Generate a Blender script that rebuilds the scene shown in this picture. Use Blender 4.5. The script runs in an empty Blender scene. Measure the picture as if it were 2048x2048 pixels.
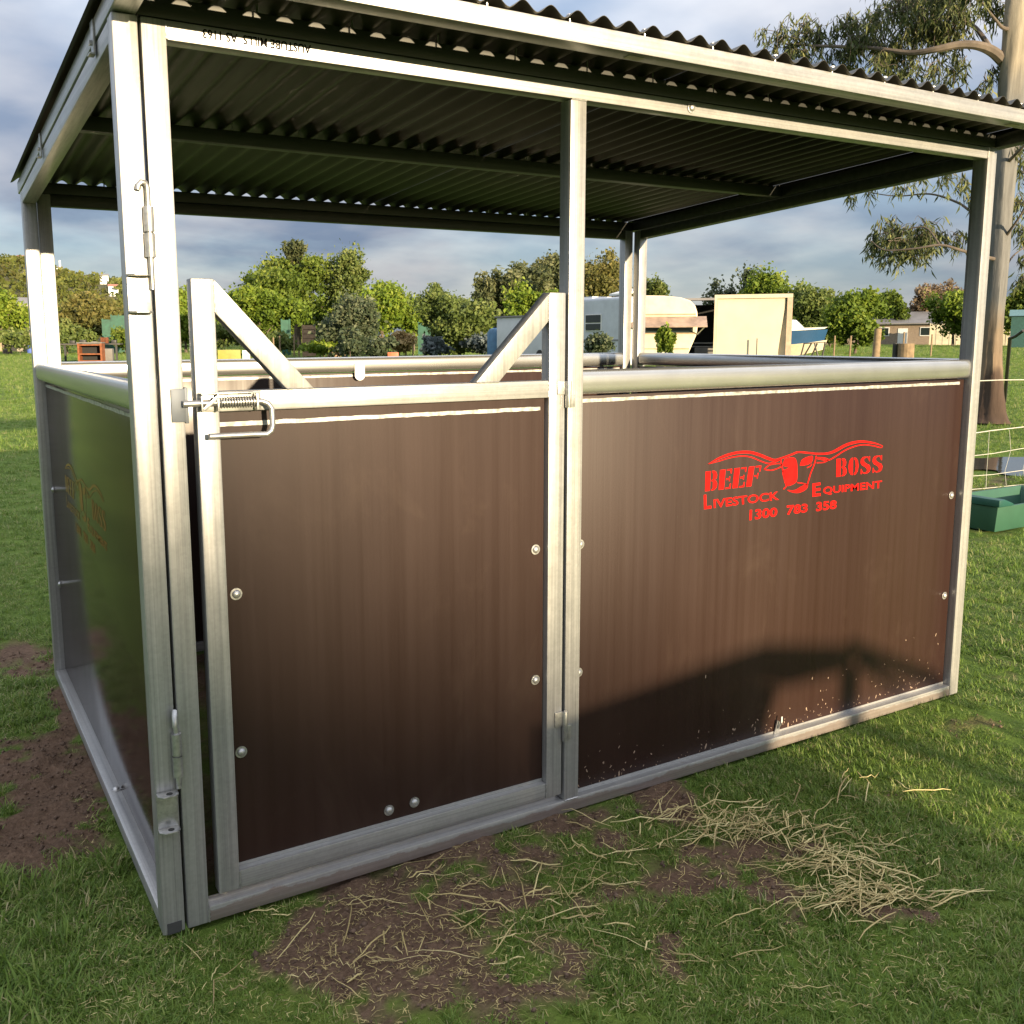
import bpy, bmesh, math, random
import numpy as np
from mathutils import Vector, Matrix
random.seed(7); rng = np.random.default_rng(7)
R = math.radians
scene = bpy.context.scene
col = scene.collection

# ------------------------------------------------------------------ camera, sky, sun, exposure
YAW, PITCH, ROLL = R(29.836), R(-8.478), R(-0.2958)
CAM = Vector((-0.460, -2.1624, 1.4029))
FPX, PPX, PPY = 1909.15, 936.25, 956.29            # lens in pixels of a 2048 picture
FW = Vector((math.sin(YAW)*math.cos(PITCH), math.cos(YAW)*math.cos(PITCH), math.sin(PITCH)))
RT0 = Vector((math.cos(YAW), -math.sin(YAW), 0)); UP0 = RT0.cross(FW)
RT = RT0*math.cos(ROLL) + UP0*math.sin(ROLL); UP = -RT0*math.sin(ROLL) + UP0*math.cos(ROLL)
cd = bpy.data.cameras.new('camera'); cam = bpy.data.objects.new('camera', cd); col.objects.link(cam)
cam.matrix_world = Matrix(((RT.x, UP.x, -FW.x, CAM.x), (RT.y, UP.y, -FW.y, CAM.y), (RT.z, UP.z, -FW.z, CAM.z), (0, 0, 0, 1)))
cd.sensor_width = 36; cd.lens = FPX/2048*36; cd.sensor_fit = 'HORIZONTAL'
cd.shift_x = (1024-PPX)/2048; cd.shift_y = -(1024-PPY)/2048
cd.clip_start = .05; cd.clip_end = 4000
scene.camera = cam
scene.render.resolution_x = scene.render.resolution_y = 1024

TOSUN = Vector((0.080, -1.0, 0.145)).normalized()
SUN_EL = math.asin(TOSUN.z); SUN_AZ = math.atan2(TOSUN.x, TOSUN.y)     # azimuth clockwise from +Y
world = bpy.data.worlds.new('World'); scene.world = world; world.use_nodes = True
wn = world.node_tree.nodes; wl = world.node_tree.links; wn.clear()
def N(t, **kw):
    n = wn.new(t)
    for k, v in kw.items(): setattr(n, k, v)
    return n
wo = N('ShaderNodeOutputWorld'); bg = N('ShaderNodeBackground'); wl.new(bg.outputs[0], wo.inputs[0])
bg.inputs['Strength'].default_value = 0.15
sky = N('ShaderNodeTexSky'); sky.sky_type = 'NISHITA'; sky.sun_disc = False
sky.sun_elevation = SUN_EL + R(6); sky.sun_rotation = SUN_AZ; sky.air_density = 1.0; sky.dust_density = .8; sky.ozone_density = 1.5
tc = N('ShaderNodeTexCoord'); sep = N('ShaderNodeSeparateXYZ'); wl.new(tc.outputs['Generated'], sep.inputs[0])
zc = N('ShaderNodeMath', operation='ADD'); wl.new(sep.outputs['Z'], zc.inputs[0]); zc.inputs[1].default_value = .22
dv = N('ShaderNodeVectorMath', operation='DIVIDE'); wl.new(tc.outputs['Generated'], dv.inputs[0])
cb = N('ShaderNodeCombineXYZ'); [wl.new(zc.outputs[0], cb.inputs[i]) for i in range(3)]; wl.new(cb.outputs[0], dv.inputs[1])
cn = N('ShaderNodeTexNoise'); cn.inputs['Scale'].default_value = 1.25; cn.inputs['Detail'].default_value = 7; cn.inputs['Roughness'].default_value = .52; cn.inputs['Distortion'].default_value = .25
cm = N('ShaderNodeMapping'); cm.inputs['Location'].default_value = (3.1, 1.7, 0); wl.new(dv.outputs[0], cm.inputs[0]); wl.new(cm.outputs[0], cn.inputs['Vector'])
cover = N('ShaderNodeValToRGB'); cover.color_ramp.elements[0].position = .40; cover.color_ramp.elements[1].position = .62
cover.color_ramp.elements[0].color = (.86,)*3 + (1,); cover.color_ramp.elements[1].color = (.98,)*3 + (1,); wl.new(cn.outputs['Fac'], cover.inputs[0])
cn2 = N('ShaderNodeTexNoise'); cn2.inputs['Scale'].default_value = 2.2; cn2.inputs['Detail'].default_value = 5; cn2.inputs['Roughness'].default_value = .45
wl.new(cm.outputs[0], cn2.inputs['Vector'])
shade = N('ShaderNodeValToRGB'); wl.new(cn2.outputs['Fac'], shade.inputs[0])
e = shade.color_ramp.elements; e[0].position = .36; e[0].color = (2.1, 2.45, 3.1, 1); e[1].position = .72; e[1].color = (6.2, 6.0, 5.9, 1)
low = N('ShaderNodeValToRGB'); wl.new(cn2.outputs['Fac'], low.inputs[0]); le = low.color_ramp.elements; le[0].position = .38; le[0].color = (.40, .54, .84, 1); le[1].position = .70; le[1].color = (1.20, 1.20, 1.30, 1)
el = N('ShaderNodeMapRange'); wl.new(sep.outputs['Z'], el.inputs[0]); el.inputs[1].default_value = .06; el.inputs[2].default_value = .85
cmx = N('ShaderNodeMix', data_type='RGBA'); wl.new(el.outputs[0], cmx.inputs['Factor']); wl.new(low.outputs[0], cmx.inputs['A']); wl.new(shade.outputs[0], cmx.inputs['B'])
mx = N('ShaderNodeMix', data_type='RGBA'); wl.new(cover.outputs[0], mx.inputs['Factor']); wl.new(sky.outputs[0], mx.inputs['A']); wl.new(cmx.outputs['Result'], mx.inputs['B'])
wl.new(mx.outputs['Result'], bg.inputs['Color'])

sd = bpy.data.lights.new('sun', 'SUN'); sd.energy = 4.4; sd.angle = R(0.53); sd.color = (1.0, .80, .52)
sun = bpy.data.objects.new('sun', sd); col.objects.link(sun)
sun.rotation_euler = TOSUN.to_track_quat('Z', 'Y').to_euler(); sun.location = (0, -20, 20)
vs = scene.view_settings; vs.view_transform = 'Standard'; vs.look = 'None'; vs.exposure = 1.4; vs.gamma = 1; vs.use_curve_mapping = False
scene.render.engine = 'CYCLES'
scene.cycles.max_bounces = 8; scene.cycles.transparent_max_bounces = 12; scene.cycles.caustics_reflective = False; scene.cycles.caustics_refractive = False

# ------------------------------------------------------------------ helpers
def ray(u, v): return FW + RT*((u-PPX)/FPX) - UP*((v-PPY)/FPX)
def on_y(u, v, y): d = ray(u, v); return CAM + d*((y-CAM.y)/d.y)
def on_z(u, v, z=0.): d = ray(u, v); return CAM + d*((z-CAM.z)/d.z)
def on_x(u, v, x): d = ray(u, v); return CAM + d*((x-CAM.x)/d.x)
def at(u, v, D):                                     # point in that direction at horizontal distance D
    d = ray(u, v); return CAM + d*(D/math.hypot(d.x, d.y))
def gnd(u, D): p = at(u, 700, D); p.z = 0; return p
HD = Vector((FW.x, FW.y, 0)).normalized(); HR = Vector((HD.y, -HD.x, 0))   # horizontal view axes

class MB:
    def __init__(s): s.v = []; s.f = []; s.m = []
    def add(s, verts, faces, mi=0):
        o = len(s.v); s.v += [tuple(p) for p in verts]; s.f += [tuple(i+o for i in f) for f in faces]; s.m += [mi]*len(faces); return s
    def box(s, a, b, mi=0):
        x0, y0, z0 = a; x1, y1, z1 = b
        return s.add([(x0,y0,z0),(x1,y0,z0),(x1,y1,z0),(x0,y1,z0),(x0,y0,z1),(x1,y0,z1),(x1,y1,z1),(x0,y1,z1)],
                     [(3,2,1,0),(4,5,6,7),(0,1,5,4),(1,2,6,5),(2,3,7,6),(3,0,4,7)], mi)
    def obox(s, c, ax, ay, az, mi=0):                # oriented box: centre, half-axis vectors
        c = Vector(c); ax = Vector(ax); ay = Vector(ay); az = Vector(az)
        P = [c+ax*i+ay*j+az*k for k in (-1, 1) for j, i in ((-1,-1),(-1,1),(1,1),(1,-1))]
        return s.add(P, [(3,2,1,0),(4,5,6,7),(0,1,5,4),(1,2,6,5),(2,3,7,6),(3,0,4,7)], mi)
    def prism(s, poly, d, mi=0):                     # polygon points (3D) extruded by vector d
        n = len(poly); d = Vector(d); P = [Vector(p) for p in poly]; Q = [p+d for p in P]
        return s.add(P+Q, [tuple(range(n))[::-1], tuple(range(n, 2*n))]+[(i, (i+1) % n, n+(i+1) % n, n+i) for i in range(n)], mi)
    def tube(s, pts, rad, seg=10, mi=0, cap=True):
        pts = [Vector(p) for p in pts]; n = len(pts)
        if not hasattr(rad, '__len__'): rad = [rad]*n
        ref = None; V = []; F = []
        for i, p in enumerate(pts):
            t = (pts[min(i+1, n-1)]-pts[max(i-1, 0)]).normalized()
            if ref is None: ref = t.orthogonal().normalized()
            ref = (ref - t*ref.dot(t)).normalized(); b = t.cross(ref)
            V += [p+(ref*math.cos(2*math.pi*k/seg)+b*math.sin(2*math.pi*k/seg))*rad[i] for k in range(seg)]
        for i in range(n-1):
            for k in range(seg):
                k2 = (k+1) % seg; F.append((i*seg+k, i*seg+k2, (i+1)*seg+k2, (i+1)*seg+k))
        if cap: F += [tuple(range(seg))[::-1], tuple(range((n-1)*seg, n*seg))]
        return s.add(V, F, mi)
    def build(s, name, mat, parent=None, bevel=0, smooth=False, seg=2):
        me = bpy.data.meshes.new(name); me.from_pydata(s.v, [], s.f); me.update()
        for m in (mat if isinstance(mat, (list, tuple)) else [mat]): me.materials.append(m)
        if any(s.m): me.polygons.foreach_set('material_index', s.m)
        if bevel:
            bm = bmesh.new(); bm.from_mesh(me)
            bmesh.ops.bevel(bm, geom=[e for e in bm.edges if e.calc_face_angle(0) > .6], offset=bevel, segments=seg, affect='EDGES', profile=.6)
            bm.to_mesh(me); bm.free(); smooth = True
        if smooth:
            me.polygons.foreach_set('use_smooth', [True]*len(me.polygons))
            if hasattr(me, 'set_sharp_from_angle'): me.set_sharp_from_angle(angle=R(38))
        return link(name, me, parent)
def link(name, me, parent=None):
    o = bpy.data.objects.new(name, me); col.objects.link(o)
    if parent:
        o.parent = parent
        if tuple(parent.location) != (0, 0, 0) or parent.rotation_euler.z:
            o.matrix_parent_inverse = (Matrix.Translation(parent.location) @ parent.rotation_euler.to_matrix().to_4x4()).inverted()
    return o
def tag(o, label=None, cat=None, group=None, kind=None):
    if label: o['label'] = label
    if cat: o['category'] = cat
    if group: o['group'] = group
    if kind: o['kind'] = kind
    return o
def thing(name, loc, label, cat, group=None):
    o = bpy.data.objects.new(name, None); o.empty_display_size = .1; o.location = loc; col.objects.link(o)
    return tag(o, label, cat, group)
def npmesh(name, V, F, mat, parent=None, tint=None):   # many quads/tris from numpy
    me = bpy.data.meshes.new(name); k = F.shape[1]
    me.vertices.add(len(V)); me.vertices.foreach_set('co', V.astype(np.float32).ravel())
    me.loops.add(F.size); me.loops.foreach_set('vertex_index', F.astype(np.int32).ravel())
    me.polygons.add(len(F)); me.polygons.foreach_set('loop_start', np.arange(0, F.size, k, dtype=np.int32))
    me.update(calc_edges=True); me.validate()
    if tint is not None:
        a = me.attributes.new('tint', 'FLOAT', 'FACE'); a.data.foreach_set('value', tint.astype(np.float32))
    for m in (mat if isinstance(mat, (list, tuple)) else [mat]): me.materials.append(m)
    return link(name, me, parent)

# ------------------------------------------------------------------ materials
class G:
    def __init__(s, name):
        s.mat = bpy.data.materials.new(name); s.mat.use_nodes = True; s.nt = s.mat.node_tree; s.nt.nodes.clear()
        s.out = s.n('ShaderNodeOutputMaterial'); s.b = s.n('ShaderNodeBsdfPrincipled'); s.l(s.b.outputs[0], s.out.inputs[0])
    def n(s, t, **kw):
        n = s.nt.nodes.new(t)
        for k, v in kw.items(): setattr(n, k, v)
        return n
    def l(s, a, b): s.nt.links.new(a, b)
    def coords(s, scale=(1, 1, 1), kind='Object'):
        t = s.n('ShaderNodeTexCoord'); m = s.n('ShaderNodeMapping'); s.l(t.outputs[kind], m.inputs[0]); m.inputs['Scale'].default_value = scale; return m.outputs[0]
    def noise(s, vec, scale=1, detail=4, rough=.5, dist=0):
        n = s.n('ShaderNodeTexNoise'); n.inputs['Scale'].default_value = scale; n.inputs['Detail'].default_value = detail
        n.inputs['Roughness'].default_value = rough; n.inputs['Distortion'].default_value = dist
        if vec is not None: s.l(vec, n.inputs['Vector'])
        return n.outputs['Fac']
    def ramp(s, fac, stops):
        r = s.n('ShaderNodeValToRGB'); s.l(fac, r.inputs[0]); el = r.color_ramp.elements
        while len(el) < len(stops): el.new(.5)
        for i, (p, c) in enumerate(stops):
            el[i].position = p; el[i].color = tuple(c)+(1,) if hasattr(c, '__len__') else (c, c, c, 1)
        return r.outputs[0]
    def mix(s, fac, a, b, mode='MIX'):
        m = s.n('ShaderNodeMix', data_type='RGBA', blend_type=mode)
        for key, val in (('Factor', fac), ('A', a), ('B', b)):
            if hasattr(val, 'is_linked') or hasattr(val, 'links'): s.l(val, m.inputs[key])
            elif key == 'Factor': m.inputs[key].default_value = val
            else: m.inputs[key].default_value = tuple(val)+(1,)
        return m.outputs['Result']
    def set(s, **kw):
        for k, v in kw.items():
            k = k.replace('_', ' ')
            inp = s.b.inputs[k]
            if hasattr(v, 'links'): s.l(v, inp)
            else: inp.default_value = tuple(v)+(1,) if hasattr(v, '__len__') and len(v) == 3 and inp.type == 'RGBA' else v
        return s
    def bump(s, h, strength=.2, dist=.01):
        b = s.n('ShaderNodeBump'); b.inputs['Strength'].default_value = strength; b.inputs['Distance'].default_value = dist
        s.l(h, b.inputs['Height']); s.l(b.outputs[0], s.b.inputs['Normal']); return s

def galv(name, stretch, metallic=.48, base=.80, mud=False):
    g = G(name); v = g.coords(stretch); v2 = g.coords((1, 1, 1))
    st = g.noise(v, 1, 5, .6); sp = g.noise(v2, 14, 6, .65); big = g.noise(v2, 3, 3, .5)
    vo = g.n('ShaderNodeTexVoronoi'); vo.inputs['Scale'].default_value = 130; g.l(v2, vo.inputs['Vector'])
    sx_ = g.n('ShaderNodeSeparateColor'); g.l(vo.outputs['Color'], sx_.inputs[0]); fs = g.noise(g.coords(tuple(q*3.2 if q > 10 else q*.5 for q in stretch)), 1, 3, .5)
    c = g.ramp(st, [(.25, (.38*base, .38*base, .38*base)), (.5, (.56*base, .555*base, .54*base)), (.78, (.70*base, .695*base, .68*base))])
    c = g.mix(.18, c, g.ramp(sp, [(.3, .72), (.62, 1.0)]), 'MULTIPLY'); c = g.mix(.30, c, g.ramp(sx_.outputs[0], [(.1, .74), (.9, 1.0)]), 'MULTIPLY')
    c = g.mix(.45, c, g.ramp(fs, [(.36, .62), (.5, 1.0)]), 'MULTIPLY'); c = g.mix(.15, c, g.ramp(big, [(.35, .82), (.6, 1.0)]), 'MULTIPLY')
    g.set(Base_Color=c, Metallic=metallic, Roughness=g.ramp(sp, [(.2, .28), (.8, .44)]))
    if mud:
        geo = g.n('ShaderNodeNewGeometry'); sx = g.n('ShaderNodeSeparateXYZ'); g.l(geo.outputs['Position'], sx.inputs[0]); ad = g.n('ShaderNodeMath', operation='MULTIPLY_ADD')
        g.l(g.noise(g.coords((5, 5, 5)), 1.5, 6, .7), ad.inputs[0]); ad.inputs[1].default_value = -.055; g.l(sx.outputs['Z'], ad.inputs[2])
        mm = g.ramp(ad.outputs[0], [(.0, .5), (.004, 0.)]); g.b.inputs['Base Color'].links[0]; g.set(Base_Color=g.mix(mm, c, (.22, .13, .09)))
    g.bump(st, .05, .002); return g.mat
M = {}
M['gx'] = galv('galvanised_steel_x', (1.2, 70, 70)); M['gy'] = galv('galvanised_steel_y', (70, 1.2, 70)); M['gz'] = galv('galvanised_steel_z', (70, 70, 1.2))
M['gmud'] = galv('muddy_galvanised_steel', (1.2, 70, 70), mud=True); M['gp'] = galv('zinc_plated_fitting', (30, 30, 30), .75, .95)
def rail_mat(name, st):
    g = G(name); n = g.noise(g.coords(st), 1, 4, .5); d = g.noise(g.coords((1, 1, 1)), 9, 5, .6)
    c = g.mix(.5, g.ramp(n, [(.3, (.50, .50, .49)), (.7, (.68, .68, .66))]), g.ramp(d, [(.3, .8), (.6, 1.)]), 'MULTIPLY')
    g.set(Base_Color=c, Metallic=.85, Roughness=.26); return g.mat
M['rx'] = rail_mat('oval_rail_zinc_x', (1, 50, 50)); M['ry'] = rail_mat('oval_rail_zinc_y', (50, 1, 50))
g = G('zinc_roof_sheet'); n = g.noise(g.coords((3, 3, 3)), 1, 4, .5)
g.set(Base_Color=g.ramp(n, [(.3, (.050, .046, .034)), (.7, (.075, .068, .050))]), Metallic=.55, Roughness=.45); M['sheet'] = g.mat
g = G('shaded_galv_tube'); n = g.noise(g.coords((2, 40, 40)), 1, 3)
g.set(Base_Color=g.ramp(n, [(.3, (.055, .055, .050)), (.7, (.085, .085, .078))]), Metallic=.6, Roughness=.45); M['purlin'] = g.mat  # galvanised tube under the roof, with its shade darkened into the colour

def ply(name, ax, rough, spec=.5):
    g = G(name)
    s1 = (34, 34, .55) ; v = g.coords(s1); fine = g.noise(v, 1, 6, .65); wide = g.noise(g.coords((4.5, 4.5, .25)), 1, 4, .55)
    blot = g.noise(g.coords((1.3, 1.3, 1.1)), 1.4, 4, .5)
    c = g.ramp(wide, [(.25, (.027, .0122, .0094)), (.5, (.031, .0152, .0116)), (.75, (.036, .0190, .0144))])
    c = g.mix(.24, c, g.ramp(fine, [(.30, .55), (.60, 1.0)]), 'MULTIPLY')
    scr = g.noise(g.coords((90, 90, 1.1)), 1, 3, .5); c = g.mix(g.ramp(scr, [(.70, 0.), (.76, .35)]), c, (.016, .009, .007))
    smu = g.noise(g.coords((2.2, 2.2, 1.4)), 2.0, 7, .7, .6); c = g.mix(g.ramp(smu, [(.56, 0.), (.75, .16)]), c, (.10, .07, .052))
    c = g.mix(.45, c, g.ramp(blot, [(.35, (.80, .66, .60)), (.65, (1., 1., 1.))]), 'MULTIPLY')
    sp = g.n('ShaderNodeTexVoronoi'); sp.feature = 'F1'; sp.inputs['Scale'].default_value = 22; g.l(g.coords((1, 1, .75)), sp.inputs['Vector'])
    spots = g.ramp(sp.outputs['Distance'], [(.035, 1.), (.05, 0.)])
    hm = g.noise(g.coords((1, 1, 1)), 2.1, 2); spm = g.mix(1., spots, g.ramp(hm, [(.55, 0.), (.62, 1.)]), 'MULTIPLY')
    c = g.mix(spm, c, (.03, .02, .015))
    rr = g.ramp(fine, [(.2, rough*.8), (.8, rough*1.25)])
    g.set(Base_Color=c, Roughness=rr, Specular_IOR_Level=spec, Coat_Weight=.05, Coat_Roughness=.12)
    g.bump(fine, .10, .002); return g.mat
M['ply'] = ply('brown_formply', 0, .42, .30); M['ply_side'] = ply('brown_formply_glossy', 0, .12, .30)
g = G('red_print'); n = g.noise(g.coords((60, 60, 60)), 1, 3); g.set(Base_Color=g.ramp(n, [(.35, (.42, .004, .003)), (.7, (.60, .007, .005))]), Roughness=.65, Specular_IOR_Level=.12); M['red'] = g.mat
def flat(name, c, rough=.6, metal=0., var=.25, sc=6., **kw):
    g = G(name); n = g.noise(g.coords((1, 1, 1)), sc, 5, .6)
    g.set(Base_Color=g.ramp(n, [(.3, [x*(1-var) for x in c]), (.7, [min(1, x*(1+var*.5)) for x in c])]), Roughness=rough, Metallic=metal, **kw); return g.mat
M['ink'] = flat('black_stamp_ink', (.012, .012, .012), .9, Specular_IOR_Level=.1); M['black'] = flat('black_paint', (.02, .02, .02), .5); M['mudspeck'] = flat('dry_mud_fleck', (.34, .24, .17), .8, 0, .5, 40)
M['strip'] = flat('cut_zinc_angle', (.50, .49, .46), .42, .35, .6, 60)

# ------------------------------------------------------------------ ground (one sheet, finer near the camera)
def fade(t): return t*t*t*(t*(t*6-15)+10)
def vnoise(x, y, seed=0, sc=1.):
    x = x*sc; y = y*sc; xi = np.floor(x).astype(int); yi = np.floor(y).astype(int); xf = x-xi; yf = y-yi
    def h(a, b): 
        n = (a*374761393 + b*668265263 + seed*974711) & 0xffffffff
        n = ((n ^ (n >> 13))*1274126177) & 0xffffffff
        return ((n ^ (n >> 16)) & 0xffff)/65535.
    u = fade(xf); w = fade(yf)
    return (h(xi, yi)*(1-u)+h(xi+1, yi)*u)*(1-w)+(h(xi, yi+1)*(1-u)+h(xi+1, yi+1)*u)*w
def fbm(x, y, seed=0, sc=1., o=4):
    t = 0; a = .5; s = sc; tot = 0
    for i in range(o): t = t+a*vnoise(x, y, seed+i*17, s); tot += a; a *= .5; s *= 2.03
    return t/tot
SPOTS = [(760,1790,125,60,1),(700,1900,150,62,1),(880,1850,135,75,1),(640,1850,90,40,.9),(900,1965,170,60,.85),(760,2000,130,45,.6),(1000,1780,110,48,.8),(1110,1650,75,26,1),(900,1710,90,26,.9),
         (1330,1600,62,34,.95),(1270,1690,80,24,.7),(1400,1745,90,40,.8),(1480,1700,90,26,.9),(1545,1775,95,30,.85),(1350,1905,55,32,.95),(1750,1840,85,24,.8),(1840,1835,60,20,.8),(1160,1890,85,30,.6),(1000,2040,160,45,.6),
         (1640,1700,80,25,.6),(1050,1700,110,34,.7),(1180,1640,90,26,.7),(820,1930,150,60,.8),(1100,1960,110,40,.55),(1250,1800,90,34,.5),(1600,1830,80,26,.5),(100,1565,125,95,1.1),(40,1660,110,60,.9),(40,1310,90,38,.8),(133,1430,28,70,.8),(190,1500,50,60,.8),(1250,1560,60,14,.8),(1800,1570,80,18,.35),(1960,1455,80,18,.45),(2000,1330,60,20,.35),(2000,1000,70,60,.5)]
SP = []
for u, v, ru, rv, k in SPOTS:
    c = on_z(u, v); a = (on_z(u+ru, v)-c)*1.12; b = (on_z(u, v-rv)-c)*1.12
    SP.append((c.x, c.y, np.linalg.inv(np.array([[a.x, b.x], [a.y, b.y]])), k))
def dirt(x, y):
    m = np.zeros_like(x)
    wx = (fbm(x, y, 3, 5, 3)-.5)*.22; wy = (fbm(x, y, 9, 5, 3)-.5)*.22
    for cx, cy, A, k in SP:
        dx = x-cx+wx; dy = y-cy+wy; p = A[0, 0]*dx+A[0, 1]*dy; q = A[1, 0]*dx+A[1, 1]*dy
        m = np.maximum(m, k*np.clip(1.45-np.sqrt(p*p+q*q), 0, 1))
    n = fbm(x, y, 21, 7, 4); n2_ = fbm(x, y, 61, 15, 3)
    m = np.clip((m*1.45-n*.62-.10-np.clip(n2_-.52, 0, 1)*2.2)*2.3, 0, 1)
    inside = (x > .03) & (x < 2.98) & (y > .05) & (y < 2.03)
    return np.where(inside, np.maximum(m, np.clip((n-.3)*3, 0, 1)), m)
def gheight(x, y, d):
    near = np.exp(-((x-1.5)**2+(y)**2)/60.)
    z = near*((fbm(x, y, 40, 1.2, 3)-.5)*.035 - .012)
    z = z + near*d*((fbm(x, y, 50, 16, 4)-.42)*.045)
    return np.where(np.abs(x) > 50, 0, z)
gxs = np.unique(np.round(np.concatenate([np.array([-1800,-700,-300,-140,-70,-40,-25,-16,-11,-8]), np.arange(-6, -1.4, .35), np.arange(-1.4, 3.6, .022), np.arange(3.6, 9, .16), np.array([10,12,15,20,28,40,70,140,300,700,1800])]), 4))
gys = np.unique(np.round(np.concatenate([np.array([-1800,-600,-250,-100,-50,-30,-20,-14,-9,-6,-4.5,-3.5]), np.arange(-2.6, -1.5, .2), np.arange(-1.5, 2.3, .022), np.arange(2.3, 9, .14), np.array([10,11,12,14,16,18,21,25,30,40,55,80,120,200,400,900,1800])]), 4))
X, Y = np.meshgrid(gxs, gys); DM = dirt(X, Y); Z = gheight(X, Y, DM)
nx, ny = len(gxs), len(gys); idx = np.arange(nx*ny).reshape(ny, nx)
F = np.stack([idx[:-1, :-1], idx[:-1, 1:], idx[1:, 1:], idx[1:, :-1]], -1).reshape(-1, 4)
g = G('paddock_ground'); at_ = g.n('ShaderNodeAttribute'); at_.attribute_name = 'dirt'
v = g.coords((1, 1, 1)); n1 = g.noise(v, .35, 6, .6); n2 = g.noise(v, 9, 6, .7); n3 = g.noise(v, 60, 4, .7); nb = g.noise(g.coords((.25, 1, 1)), .5, 4, .5)
gr = g.ramp(n1, [(.3, (.085, .140, .022)), (.55, (.125, .190, .032)), (.75, (.185, .205, .050))])
gr = g.mix(.55, gr, g.ramp(n2, [(.3, .45), (.65, 1.1)]), 'MULTIPLY'); gr = g.mix(.30, gr, g.ramp(n3, [(.3, .4), (.6, 1.1)]), 'MULTIPLY')
gr = g.mix(.35, gr, g.ramp(nb, [(.35, .55), (.6, 1.1)]), 'MULTIPLY')
dr = g.ramp(n3, [(.25, (.080, .049, .031)), (.55, (.155, .099, .066)), (.8, (.225, .152, .104))])
dr = g.mix(.6, dr, g.ramp(n2, [(.3, .55), (.65, 1.1)]), 'MULTIPLY')
g.set(Base_Color=g.mix(at_.outputs['Fac'], gr, dr), Roughness=.95, Specular_IOR_Level=.15); g.bump(n3, .6, .02); M['ground'] = g.mat
go = npmesh('ground', np.stack([X, Y, Z], -1).reshape(-1, 3), F, M['ground']); tag(go, kind='structure')
a = go.data.attributes.new('dirt', 'FLOAT', 'POINT'); a.data.foreach_set('value', DM.astype(np.float32).ravel())
go.data.polygons.foreach_set('use_smooth', [True]*len(go.data.polygons))
def zg(x, y):
    x = np.array([x], float); y = np.array([y], float); return float(gheight(x, y, dirt(x, y))[0])

# ------------------------------------------------------------------ the stable
ST = thing('livestock_stable', (0, 0, 0), 'galvanised steel stable with brown panels, gate and corrugated iron roof', 'stable')
W, H, DEP, T = 3.0, 2.065, 2.04, .052
HR_ = H-.1
def bx(name, a, b, mat, parent=ST, bev=.004): return MB().box(a, b).build(name, mat, parent, bev)
def slope_bar(name, x0, x1, y0, y1, zb, h, mat, parent=ST, s=-.05, bev=.004):      # bar along Y following the roof fall
    P = [(x0, y0, zb+s*y0), (x0, y1, zb+s*y1), (x0, y1, zb+h+s*y1), (x0, y0, zb+h+s*y0)]
    return MB().prism(P, (x1-x0, 0, 0)).build(name, mat, parent, bev)
# front frame
bx('post', (0, 0, 0), (T, .05, H), M['gz']); bx('post', (W-T, 0, 0), (W, .05, H), M['gz']); bx('post', (1.102, .001, .041), (1.154, .05, H-.041), M['gz'])
bx('head_rail', (T+.0005, .0008, H-.040), (W-T-.0005, .049, H), M['gx']); bx('sill_rail', (T+.0005, .0008, 0), (W-T-.0005, .049, .040), M['gmud'])
def oval(name, p0, p1, h, w, mat):
    p0 = Vector(p0); p1 = Vector(p1); t = (p1-p0).normalized(); s = t.cross(Vector((0, 0, 1)))
    pr = []
    for k in range(28):
        a = 2*math.pi*k/28; ca, sa = math.cos(a), math.sin(a)
        pr.append(s*(math.copysign(abs(ca)**.75, ca)*w/2)+Vector((0, 0, math.copysign(abs(sa)**.62, sa)*h/2)))
    m = MB(); m.add([p0+q for q in pr]+[p1+q for q in pr], [tuple(range(28)), tuple(range(28, 56))[::-1]]+[(k, 28+k, 28+(k+1) % 28, (k+1) % 28) for k in range(28)])
    return m.build(name, mat, ST, smooth=True)
ZR = 1.272
oval('oval_rail', (1.1545, .030, ZR), (W-T-.0005, .030, ZR), .070, .044, M['rx'])
def wavy_strip(name, p0, p1, h, nrm, mat, parent, seed=0):
    random.seed(seed); p0 = Vector(p0); p1 = Vector(p1); n = 46; V = []; Fc = []
    for i in range(n+1):
        p = p0.lerp(p1, i/n); lo = random.uniform(-.0008, .0008); hi = random.uniform(-.0009, .0009)
        q = Vector(nrm)*.002
        V += [p+Vector((0, 0, lo)), p+Vector((0, 0, h+hi)), p+Vector((0, 0, h+hi))+q, p+Vector((0, 0, lo))+q]
    for i in range(n):
        for k in range(4): Fc.append((i*4+k, i*4+(k+1) % 4, (i+1)*4+(k+1) % 4, (i+1)*4+k))
    return MB().add(V, Fc).build(name, mat, parent)
wp = bx('wall_panel', (1.1548, .0305, .0405), (W-T-.001, .042, 1.232), M['ply'], bev=.001)
wavy_strip('edge_angle', (1.156, .0285, 1.214), (W-T-.03, .0285, 1.214), .0100, (0, 1, 0), M['strip'], wp, 3)
bx('channel_lip', (1.1548, .029, .0402), (W-T-.001, .0302, .048), M['gx'], wp, 0)
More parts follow.
